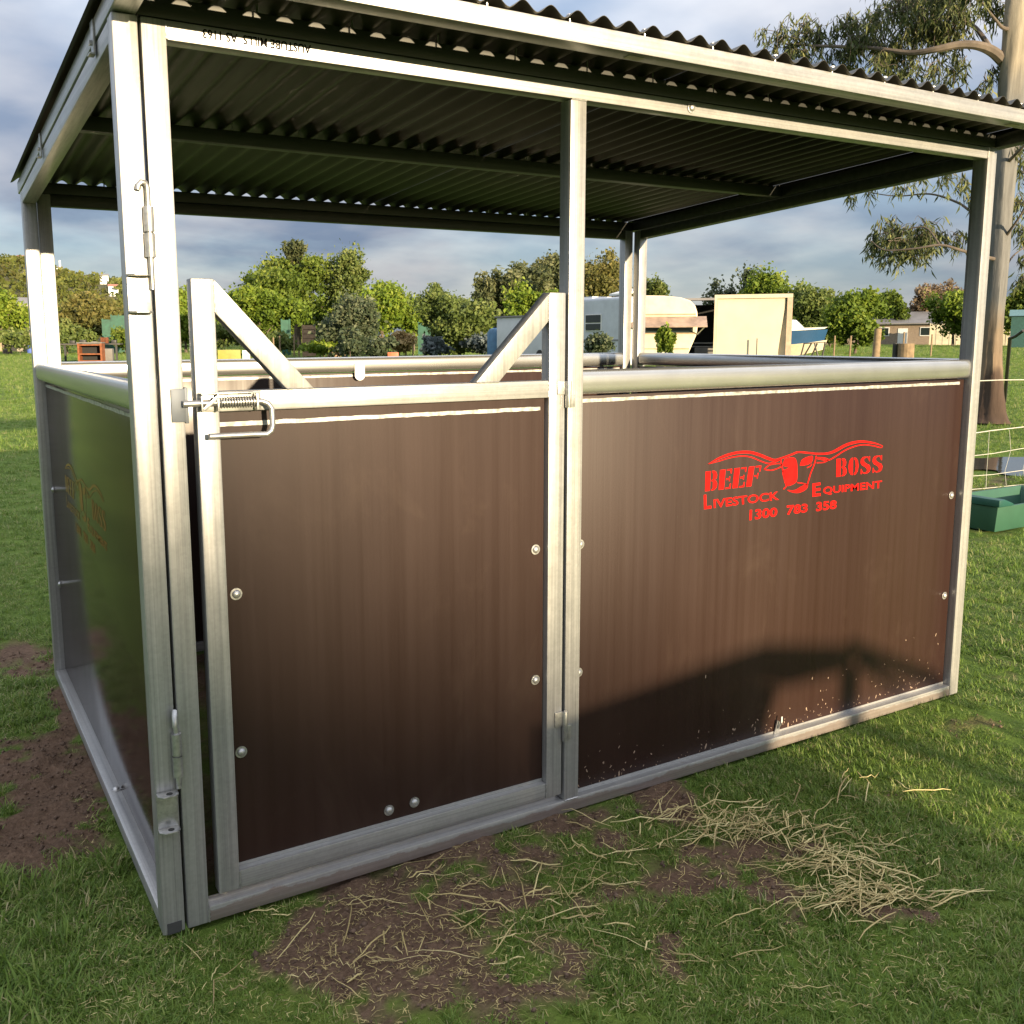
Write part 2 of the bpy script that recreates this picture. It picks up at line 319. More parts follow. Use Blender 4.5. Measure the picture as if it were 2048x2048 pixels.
# left side frame (stands outside the front frame)
XL0, XL1 = -.058, -.006
bx('post', (XL0, 0, 0), (XL1, .05, H), M['gz']); bx('post', (XL0, 1.985, 0), (XL1, 2.035, HR_-.001), M['gz'])
slope_bar('head_rail', XL0+.001, XL1-.001, .0505, 1.9845, H-.046, .045, M['gy']); bx('sill_rail', (XL0+.001, .0505, 0), (XL1-.001, 1.9845, .040), M['gy'])
oval('oval_rail', (-.032, .051, ZR), (-.032, 1.984, ZR), .070, .044, M['ry'])
sp = bx('wall_panel', (-.020, .0515, .0405), (-.008, 1.984, 1.232), M['ply_side'], bev=.001)
wavy_strip('edge_angle', (-.0225, .06, 1.212), (-.0225, 1.96, 1.212), .0100, (1, 0, 0), M['strip'], sp, 5)
# right side frame
XR0, XR1 = 3.003, 3.055
bx('post', (XR0, .045, 0), (XR1, .095, H-.003), M['gz']); bx('post', (XR0, 1.985, 0), (XR1, 2.035, HR_-.001), M['gz'])
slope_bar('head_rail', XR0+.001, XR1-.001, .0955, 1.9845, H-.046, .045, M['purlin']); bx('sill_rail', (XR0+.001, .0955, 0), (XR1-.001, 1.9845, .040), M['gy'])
oval('oval_rail', (3.030, .096, ZR), (3.030, 1.984, ZR), .070, .044, M['ry'])
bx('wall_panel', (3.006, .096, .0405), (3.018, 1.984, 1.232), M['ply'], bev=.001)
# rear frame
bx('post', (0, DEP, 0), (T, DEP+.05, HR_), M['gz']); bx('post', (W-T, DEP, 0), (W, DEP+.05, HR_), M['gz'])
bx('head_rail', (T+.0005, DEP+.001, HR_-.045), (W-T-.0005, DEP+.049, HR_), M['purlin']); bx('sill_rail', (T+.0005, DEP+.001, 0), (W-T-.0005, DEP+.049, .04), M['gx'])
oval('oval_rail', (T+.0005, DEP+.025, ZR), (W-T-.0005, DEP+.025, ZR), .070, .044, M['rx'])
rp = bx('wall_panel', (T+.001, DEP+.022, .0405), (W-T-.001, DEP+.034, 1.232), M['ply'], bev=.001)
wavy_strip('edge_angle', (T+.01, DEP+.020, 1.214), (W-T-.01, DEP+.020, 1.214), .0100, (0, 1, 0), M['strip'], rp, 8)
pl = MB(); pp = []
for k in range(15):
    a = math.pi*k/14; pp.append((1.36+.026*math.cos(a), DEP-.004, 1.222-.026*math.sin(a)))
pl.prism([(1.334, DEP-.004, 1.275), (1.386, DEP-.004, 1.275)]+pp[1:-1], (0, .004, 0)); pl.build('fixing_plate', M['gp'], ST)

# gate
GX0, GX1 = .078, 1.091
gate = MB().box((.131, .022, .112), (1.037, .034, 1.2335)).build('gate', M['ply'], ST)
tag(gate, 'framed gate with brown infill sheet and two braced uprights')
bx('stile', (GX0, .0, .064), (.130, .040, 1.532), M['gz'], gate); bx('stile', (1.038, 0, .064), (GX1, .040, 1.518), M['gz'], gate)
bx('gate_rail', (.1305, .0008, 1.234), (1.0375, .039, 1.281), M['gx'], gate); bx('gate_rail', (.1305, .0008, .0645), (1.0375, .039, .111), M['gx'], gate)
MB().prism([(.1305, .001, 1.530), (.359, .001, 1.2815), (.291, .001, 1.2815), (.1305, .001, 1.455)], (0, .038, 0)).build('brace', M['gz'], gate, .003)
MB().prism([(1.0375, .001, 1.516), (1.0375, .001, 1.443), (.878, .001, 1.2815), (.806, .001, 1.2815)], (0, .038, 0)).build('brace', M['gz'], gate, .003)
wavy_strip('edge_angle', (.131, .0195, 1.199), (1.022, .0195, 1.199), .0100, (0, 1, 0), M['strip'], gate, 11)
MB().box((.131, .0205, .1115), (1.037, .0218, .120)).build('channel_lip', M['gx'], gate)

# coach bolts with domed heads and washers
def bolt_mesh():
    m = MB(); prof = [(.0145, 0), (.0145, .0022), (.0105, .0024), (.0100, .0045), (.0072, .0072), (.0035, .0086), (.0, .0090)]
    V = []; Fc = []; n = 18
    for r, h in prof: V += [(r*math.cos(2*math.pi*k/n), -h, r*math.sin(2*math.pi*k/n)) for k in range(n)]
    for i in range(len(prof)-1):
        for k in range(n): Fc.append((i*n+k, i*n+(k+1) % n, (i+1)*n+(k+1) % n, (i+1)*n+k))
    m.add(V, Fc); o = m.build('bolt', M['gp'], None, smooth=True); me = o.data; bpy.data.objects.remove(o); return me
BME = bolt_mesh()
def bolt(x, y, z, parent, rot=0, sc=1.):
    o = link('bolt', BME, parent); o.location = (x, y, z); o.rotation_euler = (0, 0, rot); o.scale = (sc,)*3; return o
for x, z in ((.156, .80), (.152, .405), (1.009, .808), (1.011, .425), (.543, .150), (.619, .153)): bolt(x, .0215, z, gate)
for x, z in ((2.915, .794), (2.916, .401), (1.170, .803), (1.170, .415)): bolt(x, .030, z, wp)
bolt(1.524, .0, 2.046, ST)
for y, z in ((1.955, .80), (1.955, .41)): bolt(-.0205, y, z, sp, -math.pi/2)
bolt(-.032, .75, .040, ST).rotation_euler = (-math.pi/2, 0, 0)
# bent tab near the foot of the right bay
tb = MB(); tb.prism([(2.005, .024, .040), (2.030, .024, .040), (2.026, .020, .082), (2.012, .018, .090)], (0, .004, 0)); tb.tube([(2.016, .018, .06), (2.020, .008, .085), (2.024, .012, .104)], .003, 6); tb.build('bent_tab', M['gp'], wp)

# hinges of the gate: barrel and two leaves
for z0, z1 in ((1.205, 1.278), (.232, .322)):
    h = MB(); zm = (z0+z1)/2
    h.tube([(1.0965, -.008, z0), (1.0965, -.008, z1)], .0085, 14)
    h.box((1.064, -.0045, zm), (1.094, -.0005, z1)); h.box((1.099, -.0045, z0), (1.122, -.0005, zm-.002))
    h.build('hinge', M['gp'], gate, .001)
# pin joints that tie the side frame to the front frame
for zt, zb, loop in ((1.728, 1.50, 1), (.548, .345, 0)):
    j = MB(); x0 = -.006; y0 = -.009
    j.tube([(x0, y0, zt-.050), (x0, y0, zt-.102)], .0115, 16); j.tube([(x0, y0, zt-.105), (x0, y0, zt-.155)], .0115, 16)
    j.build('pin_sleeve', M['gp'], ST, smooth=True)
    p = MB()
    if loop: p.tube([(x0, y0, zb+.005), (x0, y0, zt-.01), (x0-.004, y0-.001, zt-.001), (x0-.012, y0-.001, zt), (x0-.018, y0-.001, zt-.006), (x0-.020, y0-.001, zt-.016)], .006, 10)
    else: p.tube([(x0, y0, zb+.02), (x0, y0, zt-.005), (x0-.002, y0-.004, zt+.004), (x0-.004, y0-.012, zt-.006), (x0-.004, y0-.013, zt-.03)], .0065, 10)
    p.build('locking_pin', M['gp'], ST, smooth=True)
    zz = (1.533, 1.455) if loop else (.356, .268)
    c = MB(); c.box((-.057, -.0035, zz[1]), (-.010, -.0002, zz[0]))
    for z in zz:
        pts = [(-.057, -.0035, z), (-.057, -.022, z), (-.046, -.034, z), (-.020, -.034, z), (-.010, -.024, z), (-.010, -.0035, z)]
        c.prism(pts, (0, 0, .004))
    lug = c.build('pin_bracket', M['gp'], ST, .0008)
    for z in zz: MB().tube([(-.030, -.019, z+.0041), (-.030, -.019, z+.0046)], .0075, 12).build('pin_hole', M['black'], lug)
# open end of the bottom channel at the left corner
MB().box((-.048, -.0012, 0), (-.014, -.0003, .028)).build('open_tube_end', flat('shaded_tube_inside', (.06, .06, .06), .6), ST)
# weld beads where the tubes meet
random.seed(9)
def weld(p0, p1, parent=ST):
    p0 = Vector(p0); p1 = Vector(p1); n = 12; MB().tube([p0.lerp(p1, i/n)+Vector((random.uniform(-.0006, .0006), 0, random.uniform(-.0006, .0006))) for i in range(n+1)], [.0022*random.uniform(.7, 1.25) for i in range(n+1)], 6).build('weld_bead', M['gp'], parent, smooth=True)
for x in (T, W-T): weld((x, .0002, H-.038), (x, .0002, H-.002)); weld((x, .0002, .002), (x, .0002, .038))
weld((1.104, .0002, H-.0405), (1.152, .0002, H-.0405)); weld((1.104, .0002, .0405), (1.152, .0002, .0405))
for x in (.1303, 1.0378): weld((x, .0002, .066), (x, .0002, .110), gate); weld((x, .0002, 1.236), (x, .0002, 1.280), gate)
weld((.1305, 0, 1.458), (.1305, 0, 1.528), gate); weld((1.0375, 0, 1.446), (1.0375, 0, 1.514), gate); weld((.293, 0, 1.2812), (.357, 0, 1.2812), gate); weld((.808, 0, 1.2812), (.876, 0, 1.2812), gate)
# slide latch
L = MB(); L.box((.0525, -.002, 1.212), (.060, .030, 1.292)); L.box((.022, -.0045, 1.216), (.0525, -.0006, 1.290)); L.build('striker_plate', flat('blue_grey_plate', (.17, .19, .22), .5, .3, .15, 12), ST, .0015)
L = MB(); L.tube([(.045, -.018, 1.257), (.215, -.018, 1.257)], .0075, 12); L.build('latch_rod', M['gp'], gate, smooth=True)
L = MB(); L.box((.082, -.0045, 1.236), (.226, -.0005, 1.2795)); L.box((.082, -.030, 1.240), (.086, -.0045, 1.274)); L.box((.118, -.031, 1.238), (.123, -.0045, 1.276)); L.box((.208, -.031, 1.238), (.213, -.0045, 1.276))
L.box((.082, -.031, 1.2765), (.205, -.0045, 1.2795)); L.obox((.103, -.031, 1.257), (.016, 0, .014), (0, .0015, 0), (-.003, 0, .003)); L.build('latch_body', M['gp'], gate, .0008)
sp_pts = [(.124+.084*i/140, -.018+.0115*math.cos(i*.6), 1.257+.0115*math.sin(i*.6)) for i in range(141)]
MB().tube(sp_pts, .0016, 5).build('latch_spring', M['gp'], gate, smooth=True)
hp = [(.205, -.018, 1.257), (.222, -.020, 1.2575), (.236, -.022, 1.252), (.244, -.024, 1.240), (.245, -.025, 1.20), (.241, -.026, 1.188), (.230, -.026, 1.181), (.19, -.027, 1.182), (.096, -.030, 1.183)]
MB().tube(hp, .0066, 12).build('latch_handle', M['gp'], gate, smooth=True)

# ------------------------------------------------------------------ roof
ZB = 2.069; TH = .046
def rz(y): return ZB-.05*y
roof = slope_bar('roof', XL0-.002, XL1, -.235, 2.092, ZB, TH, M['gy'])
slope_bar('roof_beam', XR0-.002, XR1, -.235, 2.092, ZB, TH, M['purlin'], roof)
def purl(name, y0, y1, mat, dz=0, h=TH): return bx(name, (XL1+.0005, y0, rz((y0+y1)/2)+.001+dz), (XR0-.0025, y1, rz((y0+y1)/2)+h-.001+dz), mat, roof, .004)
fas = purl('fascia_beam', -.235, -.175, M['gx'], .004)
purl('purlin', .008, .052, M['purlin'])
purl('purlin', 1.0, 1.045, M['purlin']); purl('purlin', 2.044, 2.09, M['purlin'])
PIT = .0762; x_start = -.082
def sheet_mesh(nw, name):
    n = 14; us = np.arange(nw*n+1)/n; xs = us*PIT; zz = .0108-.0108*np.cos(us*2*np.pi); ys = np.linspace(-.245, 2.115, 12)
    V = []; Fc = []
    for off in (0., .0012):
        for y in ys:
            for x, z in zip(xs, zz): V.append((x, y, ZB+TH+.001-.05*y+z+off))
    nn = len(xs); ly = len(ys); half = nn*ly
    for j in range(ly-1):
        for i in range(nn-1):
            a = j*nn+i; Fc.append((a, a+nn, a+nn+1, a+1)); Fc.append((half+a, half+a+1, half+a+nn+1, half+a+nn))
    for i in range(nn-1):
        Fc.append((i, i+1, half+i+1, half+i)); k = (ly-1)*nn+i; Fc.append((k+1, k, half+k, half+k+1))
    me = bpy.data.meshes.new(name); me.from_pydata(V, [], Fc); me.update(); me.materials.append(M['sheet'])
    me.polygons.foreach_set('use_smooth', [True]*len(me.polygons)); me.set_sharp_from_angle(angle=R(50)); return me
SM = sheet_mesh(10, 'corrugated_sheet'); SM2 = sheet_mesh(2, 'corrugated_sheet')
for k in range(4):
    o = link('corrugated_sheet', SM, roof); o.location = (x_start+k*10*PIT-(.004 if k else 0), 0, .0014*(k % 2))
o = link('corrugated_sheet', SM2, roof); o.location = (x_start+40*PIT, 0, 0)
sc = MB(); sc.tube([(0, 0, -.022), (0, 0, .004)], .0026, 6); sc.tube([(0, 0, .001), (0, 0, .0035), (0, 0, .0065)], [.0085, .0085, .0055], 8)
so = sc.build('roof_screw', M['gp'], None); SCM = so.data; bpy.data.objects.remove(so)
for y in (-.205, .03, 1.022, 2.066):
    for k in range(1, 41, 3):
        o = link('roof_screw', SCM, roof); o.location = (x_start+(k+.5)*PIT, y, ZB+TH+.0240-.05*y)
# closure strip behind the front purlin
# clamp brackets on the left beam
for y in (.20, 1.26):
    b = MB(); z = rz(y); b.box((XL0-.007, y-.016, z-.030), (XL0-.0025, y+.016, z+.040)); b.box((XL0-.016, y-.016, z-.034), (XL0-.0025, y+.016, z-.030)); b.box((XL0-.014, y-.005, z-.012), (XL0-.007, y+.005, z-.002))
    b.build('clamp_bracket', M['gy'], roof, .001)
for x in (1.12, 2.72): MB().box((x, -.215, rz(-.2)+.0035), (x+.05, -.19, rz(-.2)+.0045)).build('sticker', flat('pale_sticker', (.55, .50, .44)), fas)

# ------------------------------------------------------------------ print on the panels
def text_mesh(body, bold=.0, shear=0.):
    c = bpy.data.curves.new('t', 'FONT'); c.body = body; c.size = 1; c.offset = bold; c.shear = shear; c.resolution_u = 3
    o = bpy.data.objects.new('t', c); col.objects.link(o); dg = bpy.context.evaluated_depsgraph_get(); dg.update()
    me = o.evaluated_get(dg).to_mesh(); V = np.array([tuple(v.co)[:2] for v in me.vertices]); Fc = [tuple(p.vertices) for p in me.polygons]
    o.evaluated_get(dg).to_mesh_clear(); bpy.data.objects.remove(o); bpy.data.curves.remove(c)
    lo = V.min(0); hi = V.max(0); return (V-lo)/(hi-lo), Fc
Q0 = (1350, 850, .2588)                                # origin and scale of the traced logo
LOGO = []                                               # list of (verts in trace coords, faces)
def lquad(UV, Fc, bl, br, tl, tr):
    u = UV[:, :1]; v = UV[:, 1:]; bl, br, tl, tr = map(np.array, (bl, br, tl, tr))
    LOGO.append(((bl*(1-u)+br*u)*(1-v)+(tl*(1-u)+tr*u)*v, Fc))
def lpoly(p): LOGO.append((np.array(p, float), [tuple(range(len(p)))]))
def lstroke(pts, w):
    P = np.array(pts, float); n = len(P); w = np.broadcast_to(np.array(w, float), (n,)) if not hasattr(w, '__len__') else np.interp(np.linspace(0, 1, n), np.linspace(0, 1, len(w)), w)
    t = np.gradient(P, axis=0); t /= np.linalg.norm(t, axis=1)[:, None]; nn = np.stack([-t[:, 1], t[:, 0]], 1)
    LOGO.append((np.concatenate([P+nn*w[:, None]/2, P-nn*w[:, None]/2]), [(i, i+1, n+i+1, n+i) for i in range(n-1)]))
def smooth(pts, k=6):
    P = np.array(pts, float); P = np.vstack([2*P[0]-P[1], P, 2*P[-1]-P[-2]]); out = []
    for i in range(1, len(P)-2):
        for t in np.linspace(0, 1, k, endpoint=False):
            a, b, c, d = P[i-1], P[i], P[i+1], P[i+2]
            out.append(.5*((2*b)+(-a+c)*t+(2*a-5*b+4*c-d)*t*t+(-a+3*b-3*c+d)*t**3))
    out.append(P[-2]); return np.array(out)
lstroke(smooth([(255,303),(330,262),(420,228),(500,211),(580,211),(650,230),(720,258),(770,272),(830,254),(900,229),(950,210),(1020,214),(1100,222),(1180,219),(1240,199),(1310,160),(1380,136),(1450,128),(1540,140),(1605,160)]), [4,20,20,22,22,15,13,13,15,20,20,16,3])
lstroke(smooth([(255,303),(330,282),(430,252),(520,240),(590,249),(660,278),(720,297),(770,287),(815,268)]), [3,8,9,9,9,9,8])
lstroke(smooth([(1100,260),(1180,272),(1240,243),(1310,198),(1380,168),(1450,153),(1530,160),(1590,174),(1605,162)]), [8,9,9,9,8,8,4])
for p in (smooth([(688,343),(735,308),(812,298),(818,322),(750,349),(688,343)]), smooth([(1095,252),(1150,254),(1184,268),(1150,288),(1095,292)])): lstroke(p, 8)
lpoly(smooth([(848,262),(895,250),(930,258),(944,300),(946,360),(944,420),(930,448),(895,466),(866,470),(856,430),(838,372),(832,352),(880,330),(842,318),(834,300),(848,262)], 3)[:-1])
lpoly(smooth([(966,306),(982,268),(1025,246),(1064,240),(1058,284),(1020,308),(968,314),(966,306)], 3)[:-1])
lstroke(smooth([(1092,238),(1078,300),(1050,370),(1032,430),(1022,462)]), 9); lstroke(smooth([(815,266),(830,330),(836,380),(850,440),(860,470),(838,497)]), 9)
lstroke(smooth([(1020,330),(1045,318),(1058,300)]), 7); lstroke(smooth([(945,445),(985,450),(1020,462)]), 8)
lpoly(smooth([(935,500),(980,472),(1025,458),(1020,490),(985,515),(940,526),(890,516),(868,502),(905,505),(935,500)], 3)[:-1])
LET = {'B': [[(0,0),(.42,0),(.42,1),(0,1)], [(.52,.0),(.78,.02),(.98,.14),(1.0,.34),(.9,.48),(.74,.53),(.92,.6),(.96,.78),(.86,.94),(.7,1),(.52,1),(.52,.93),(.62,.86),(.62,.58),(.52,.54),(.52,.47),(.64,.44),(.64,.1),(.52,.06)]],
       'E': [[(0,0),(.45,0),(.45,1),(0,1)], [(.55,0),(1,0),(1,.26),(.92,.26),(.86,.08),(.55,.07)], [(.55,.46),(.8,.46),(.8,.38),(.88,.38),(.88,.62),(.8,.62),(.8,.54),(.55,.54)], [(.55,1),(.98,1),(.98,.76),(.9,.76),(.85,.92),(.55,.93)]],
       'F': [[(0,0),(.45,0),(.45,1),(0,1)], [(.55,.46),(.8,.46),(.8,.36),(.88,.36),(.88,.64),(.8,.64),(.8,.54),(.55,.54)], [(.55,1),(1,1),(1,.70),(.92,.70),(.86,.92),(.55,.93)]],
       'O': [[(.45,0),(.25,.04),(.08,.2),(0,.5),(.08,.8),(.25,.96),(.45,1)], [(.55,0),(.75,.04),(.92,.2),(1,.5),(.92,.8),(.75,.96),(.55,1),(.55,.92),(.68,.8),(.72,.5),(.68,.2),(.55,.08)]],
       'S': [[(.06,.0),(.14,.0),(.2,.07),(.45,.0),(.75,.02),(.96,.14),(1,.32),(.9,.48),(.55,.6),(.36,.72),(.34,.84),(.5,.92),(.5,1),(.22,.97),(.04,.84),(.02,.66),(.14,.52),(.5,.38),(.66,.26),(.64,.12),(.46,.07),(.24,.12),(.12,.3),(.06,.3)], [(.58,1),(.58,.93),(.76,.88),(.86,.7),(.93,.7),(.93,1),(.86,1),(.82,.95)]]}
def word(s, bl, br, tl, tr, gap=.16, wid=None):
    n = len(s); w = wid or [1]*n; tot = sum(w)+gap*(n-1); x = 0
    for ch, k in zip(s, w):
        for p in LET[ch]: lquad(np.array([((x+px*k)/tot, py) for px, py in p]), [tuple(range(len(p)))], bl, br, tl, tr)
        x += k+gap
word('BEEF', (232,513), (640,468), (236,360), (668,312)); word('BOSS', (1246,402), (1602,362), (1248,262), (1606,232))
for s, bl, br, tl, tr, b in (('L', (224,652), (282,645), (222,540), (280,533), .03), ('IVESTOCK', (300,643), (805,578), (298,575), (803,512), .022), ('E', (1062,555), (1126,547), (1062,452), (1126,444), .03), ('QUIPMENT', (1145,545), (1598,497), (1145,480), (1600,428), .022),
                             ('1300', (574,738), (790,706), (578,655), (792,636), .03), ('783', (862,697), (1024,674), (864,622), (1026,606), .03), ('358', (1090,668), (1248,646), (1092,596), (1250,580), .03)):
    UV, Fc = text_mesh(s, b); lquad(UV, Fc, bl, br, tl, tr)
m = MB()
for P, Fc in LOGO:
    V = []
    for x, y in P:
        q = on_y(Q0[0]+x*Q0[2], Q0[1]+y*Q0[2], .0298); V.append((q.x, .0298, q.z))
    m.add(V, Fc)
tag(m.build('printed_logo', M['red'], wp), 'red stencilled longhorn logo with maker name and phone number')
cxs = [v[0] for v in m.v]; xc = (min(cxs)+max(cxs))/2
m2 = MB(); m2.add([(-.0206, 1.14-(v[0]-xc), v[2]-.07) for v in m.v], m.f); m2.build('printed_logo', flat('glare_dulled_red_print', (.24, .012, .006), .15), sp)  # logo red darkened to stand for glare on the side panel
UV, Fc = text_mesh('AUSTUBE MILLS  AS 1163', .022)
a0 = on_y(405, 57, 0); a1 = on_y(622, 100, 0)
m = MB(); m.add([(a1.x-(a1.x-a0.x)*u, -.0006, 2.058-.020*v) for u, v in UV], Fc); m.build('mill_stamp', M['ink'], ST)
# mud flecks splashed on the foot of the right bay
random.seed(5); m = MB()
for i in range(300):
    x = random.uniform(1.16, 2.93); k = .25+.75*((x-1.16)/1.77)**2
    if random.random() > .35+.65*k and x > 1.35: continue
    z = .05+random.expovariate(1/(.045*(.5+.9*k))); s = .0011*math.exp(random.gauss(.25, .5)); a = random.uniform(.6, 2.5); e_ = random.uniform(1, 3.2)
    ux, uz = math.cos(a)*s*e_, math.sin(a)*s*e_; vx, vz = -math.sin(a)*s, math.cos(a)*s
    m.add([(x+ux*c+vx*d, .0299, z+uz*c+vz*d) for c, d in ((1, .1), (.5, .8), (-.4, .7), (-1, 0), (-.5, -.8), (.6, -.6))], [tuple(range(6))])
tag(m.build('mud_fleck', M['mudspeck'], wp), kind='stuff')

# ------------------------------------------------------------------ foliage builders
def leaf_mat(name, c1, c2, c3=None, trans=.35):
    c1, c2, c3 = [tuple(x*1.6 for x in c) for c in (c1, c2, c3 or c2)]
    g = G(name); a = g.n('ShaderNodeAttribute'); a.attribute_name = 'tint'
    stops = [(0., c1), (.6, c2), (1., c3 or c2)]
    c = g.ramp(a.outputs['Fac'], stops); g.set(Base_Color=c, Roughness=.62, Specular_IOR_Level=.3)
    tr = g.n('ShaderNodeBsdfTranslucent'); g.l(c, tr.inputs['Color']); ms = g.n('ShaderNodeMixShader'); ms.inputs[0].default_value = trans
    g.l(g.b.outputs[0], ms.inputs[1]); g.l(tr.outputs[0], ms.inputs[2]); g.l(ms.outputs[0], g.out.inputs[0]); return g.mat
LM = {'fresh': leaf_mat('leaf_fresh_green', (.034, .058, .006), (.085, .125, .012), (.165, .195, .028)),
      'dark': leaf_mat('leaf_dark_green', (.032, .052, .007), (.072, .104, .013), (.145, .165, .030)),
      'lime': leaf_mat('leaf_lime', (.045, .080, .008), (.105, .150, .014), (.190, .215, .035)),
      'teal': leaf_mat('leaf_grey_green', (.020, .032, .016), (.044, .060, .030), (.120, .130, .075)),
      'olive': leaf_mat('leaf_olive', (.034, .050, .011), (.078, .105, .024), (.150, .165, .052)),
      'gum': leaf_mat('leaf_gum', (.030, .040, .018), (.062, .074, .030), (.140, .140, .065)),
      'brown': leaf_mat('leaf_bare_twigs', (.075, .052, .030), (.135, .098, .060), (.190, .145, .095)),
      'rust': leaf_mat('leaf_rusty_olive', (.042, .046, .012), (.088, .086, .022), (.150, .125, .040)),
      'straw': leaf_mat('dry_reed', (.150, .105, .045), (.260, .190, .085), (.340, .260, .130)),
      'blue': leaf_mat('leaf_blue_grey', (.025, .034, .036), (.060, .076, .078), (.120, .140, .140)),
      'euc': leaf_mat('leaf_eucalypt', (.026, .036, .014), (.064, .078, .028), (.170, .165, .060), .25)}
BARK = flat('bark_grey_brown', (.13, .10, .075), .9, 0, .5, 9)
def leaves(C, size, nrm=None, elong=1.4, jit=.5):       # quads at centres C
    n = len(C); d = rng.normal(size=(n, 3)); 
    if nrm is not None: d = d*jit+nrm
    d /= np.linalg.norm(d, axis=1)[:, None]+1e-9
    r = rng.normal(size=(n, 3)); t = np.cross(d, r); t /= np.linalg.norm(t, axis=1)[:, None]+1e-9; b = np.cross(d, t)
    s = size*rng.uniform(.4, 1.5, (n, 1)); t = t*s*elong*.5; b = b*s*.5
    V = np.stack([C-t*1., C+b*.9-t*.1, C+t, C-b*.9-t*.1], 1).reshape(-1, 3); F = np.arange(4*n).reshape(n, 4); return V, F
def crown_points(cen, rad, n, seed, clumps=60, gap=.25, csize=.2):
    r = np.random.default_rng(seed); cen = np.array(cen); rad = np.array(rad)
    nl = 11; lob = r.normal(size=(nl, 3)); lob /= np.linalg.norm(lob, axis=1)[:, None]; lob *= r.uniform(.22, .74, (nl, 1)); lob[:, 2] = lob[:, 2]*.85+.04
    lr = r.uniform(.22, .50, nl)
    cl = r.integers(0, nl, clumps); d = r.normal(size=(clumps, 3)); d[:, 2] += .25; d /= np.linalg.norm(d, axis=1)[:, None]
    cc = lob[cl]+d*lr[cl][:, None]*r.uniform(.55, 1.05, (clumps, 1)); cs = csize*r.uniform(.5, 1.35, clumps); ct = r.uniform(0, 1, clumps)
    k = r.integers(0, clumps, n); off = r.normal(size=(n, 3)); off *= (cs[k]*.55)[:, None]
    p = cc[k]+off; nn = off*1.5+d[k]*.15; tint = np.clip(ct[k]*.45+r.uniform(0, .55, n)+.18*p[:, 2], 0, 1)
    p[:, 2] = np.maximum(p[:, 2], -1.0)
    return cen+p*rad, nn, tint, cen+cc*rad
def build_tree(name, label, base, top, halfw, zlow, pal, seed, n=2600, size=.25, clumps=70, csize=.22, group=None, limbs=9, cat='tree', elong=1.4, depth=None, trunk_r=None):
    base = Vector(base); t = thing(name, base, label, cat, group)
    cen = Vector((base.x, base.y, (top+zlow)/2)); rad = (halfw, depth or halfw, (top-zlow)/2)
    P, nn, tint, cc = crown_points(cen, rad, n, seed, clumps, csize=csize)
    V, F = leaves(P, size, nn, elong, .9)
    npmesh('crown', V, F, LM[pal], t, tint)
    r0 = trunk_r or max(.05, (top-base.z)*.022); r = random.Random(seed); m = MB()
    zt = zlow+(top-zlow)*.45; lean = Vector((r.uniform(-.3, .3), r.uniform(-.3, .3), 0))*halfw*.2
    m.tube([base-Vector((0, 0, .1)), base+Vector((0, 0, (zt-base.z)*.35))+lean*.3, Vector((base.x, base.y, zt))+lean], [r0*1.15, r0*.8, r0*.4], 7)
    for i in range(limbs):
        q = Vector(cc[r.randrange(len(cc))]); f = r.uniform(.3, .95); s = (base+Vector((0, 0, (zt-base.z)*f)))+lean*f
        mid = s.lerp(q, .5)+Vector((0, 0, .08*(top-base.z))); m.tube([s, mid, q], [r0*.42, r0*.25, r0*.08], 5)
    m.build('trunk', BARK, t, smooth=True); return t
def px_tree(name, label, u, vtop, hw, vlow, D, pal, seed, **kw):
    b = gnd(u, D); ca = (at(u, 700, D)-CAM).dot(FW)/FPX
    return build_tree(name, label, b, at(u, vtop, D).z, hw*ca*1.32, max(.05, at(u, vlow+12, D).z), pal, seed, **kw)

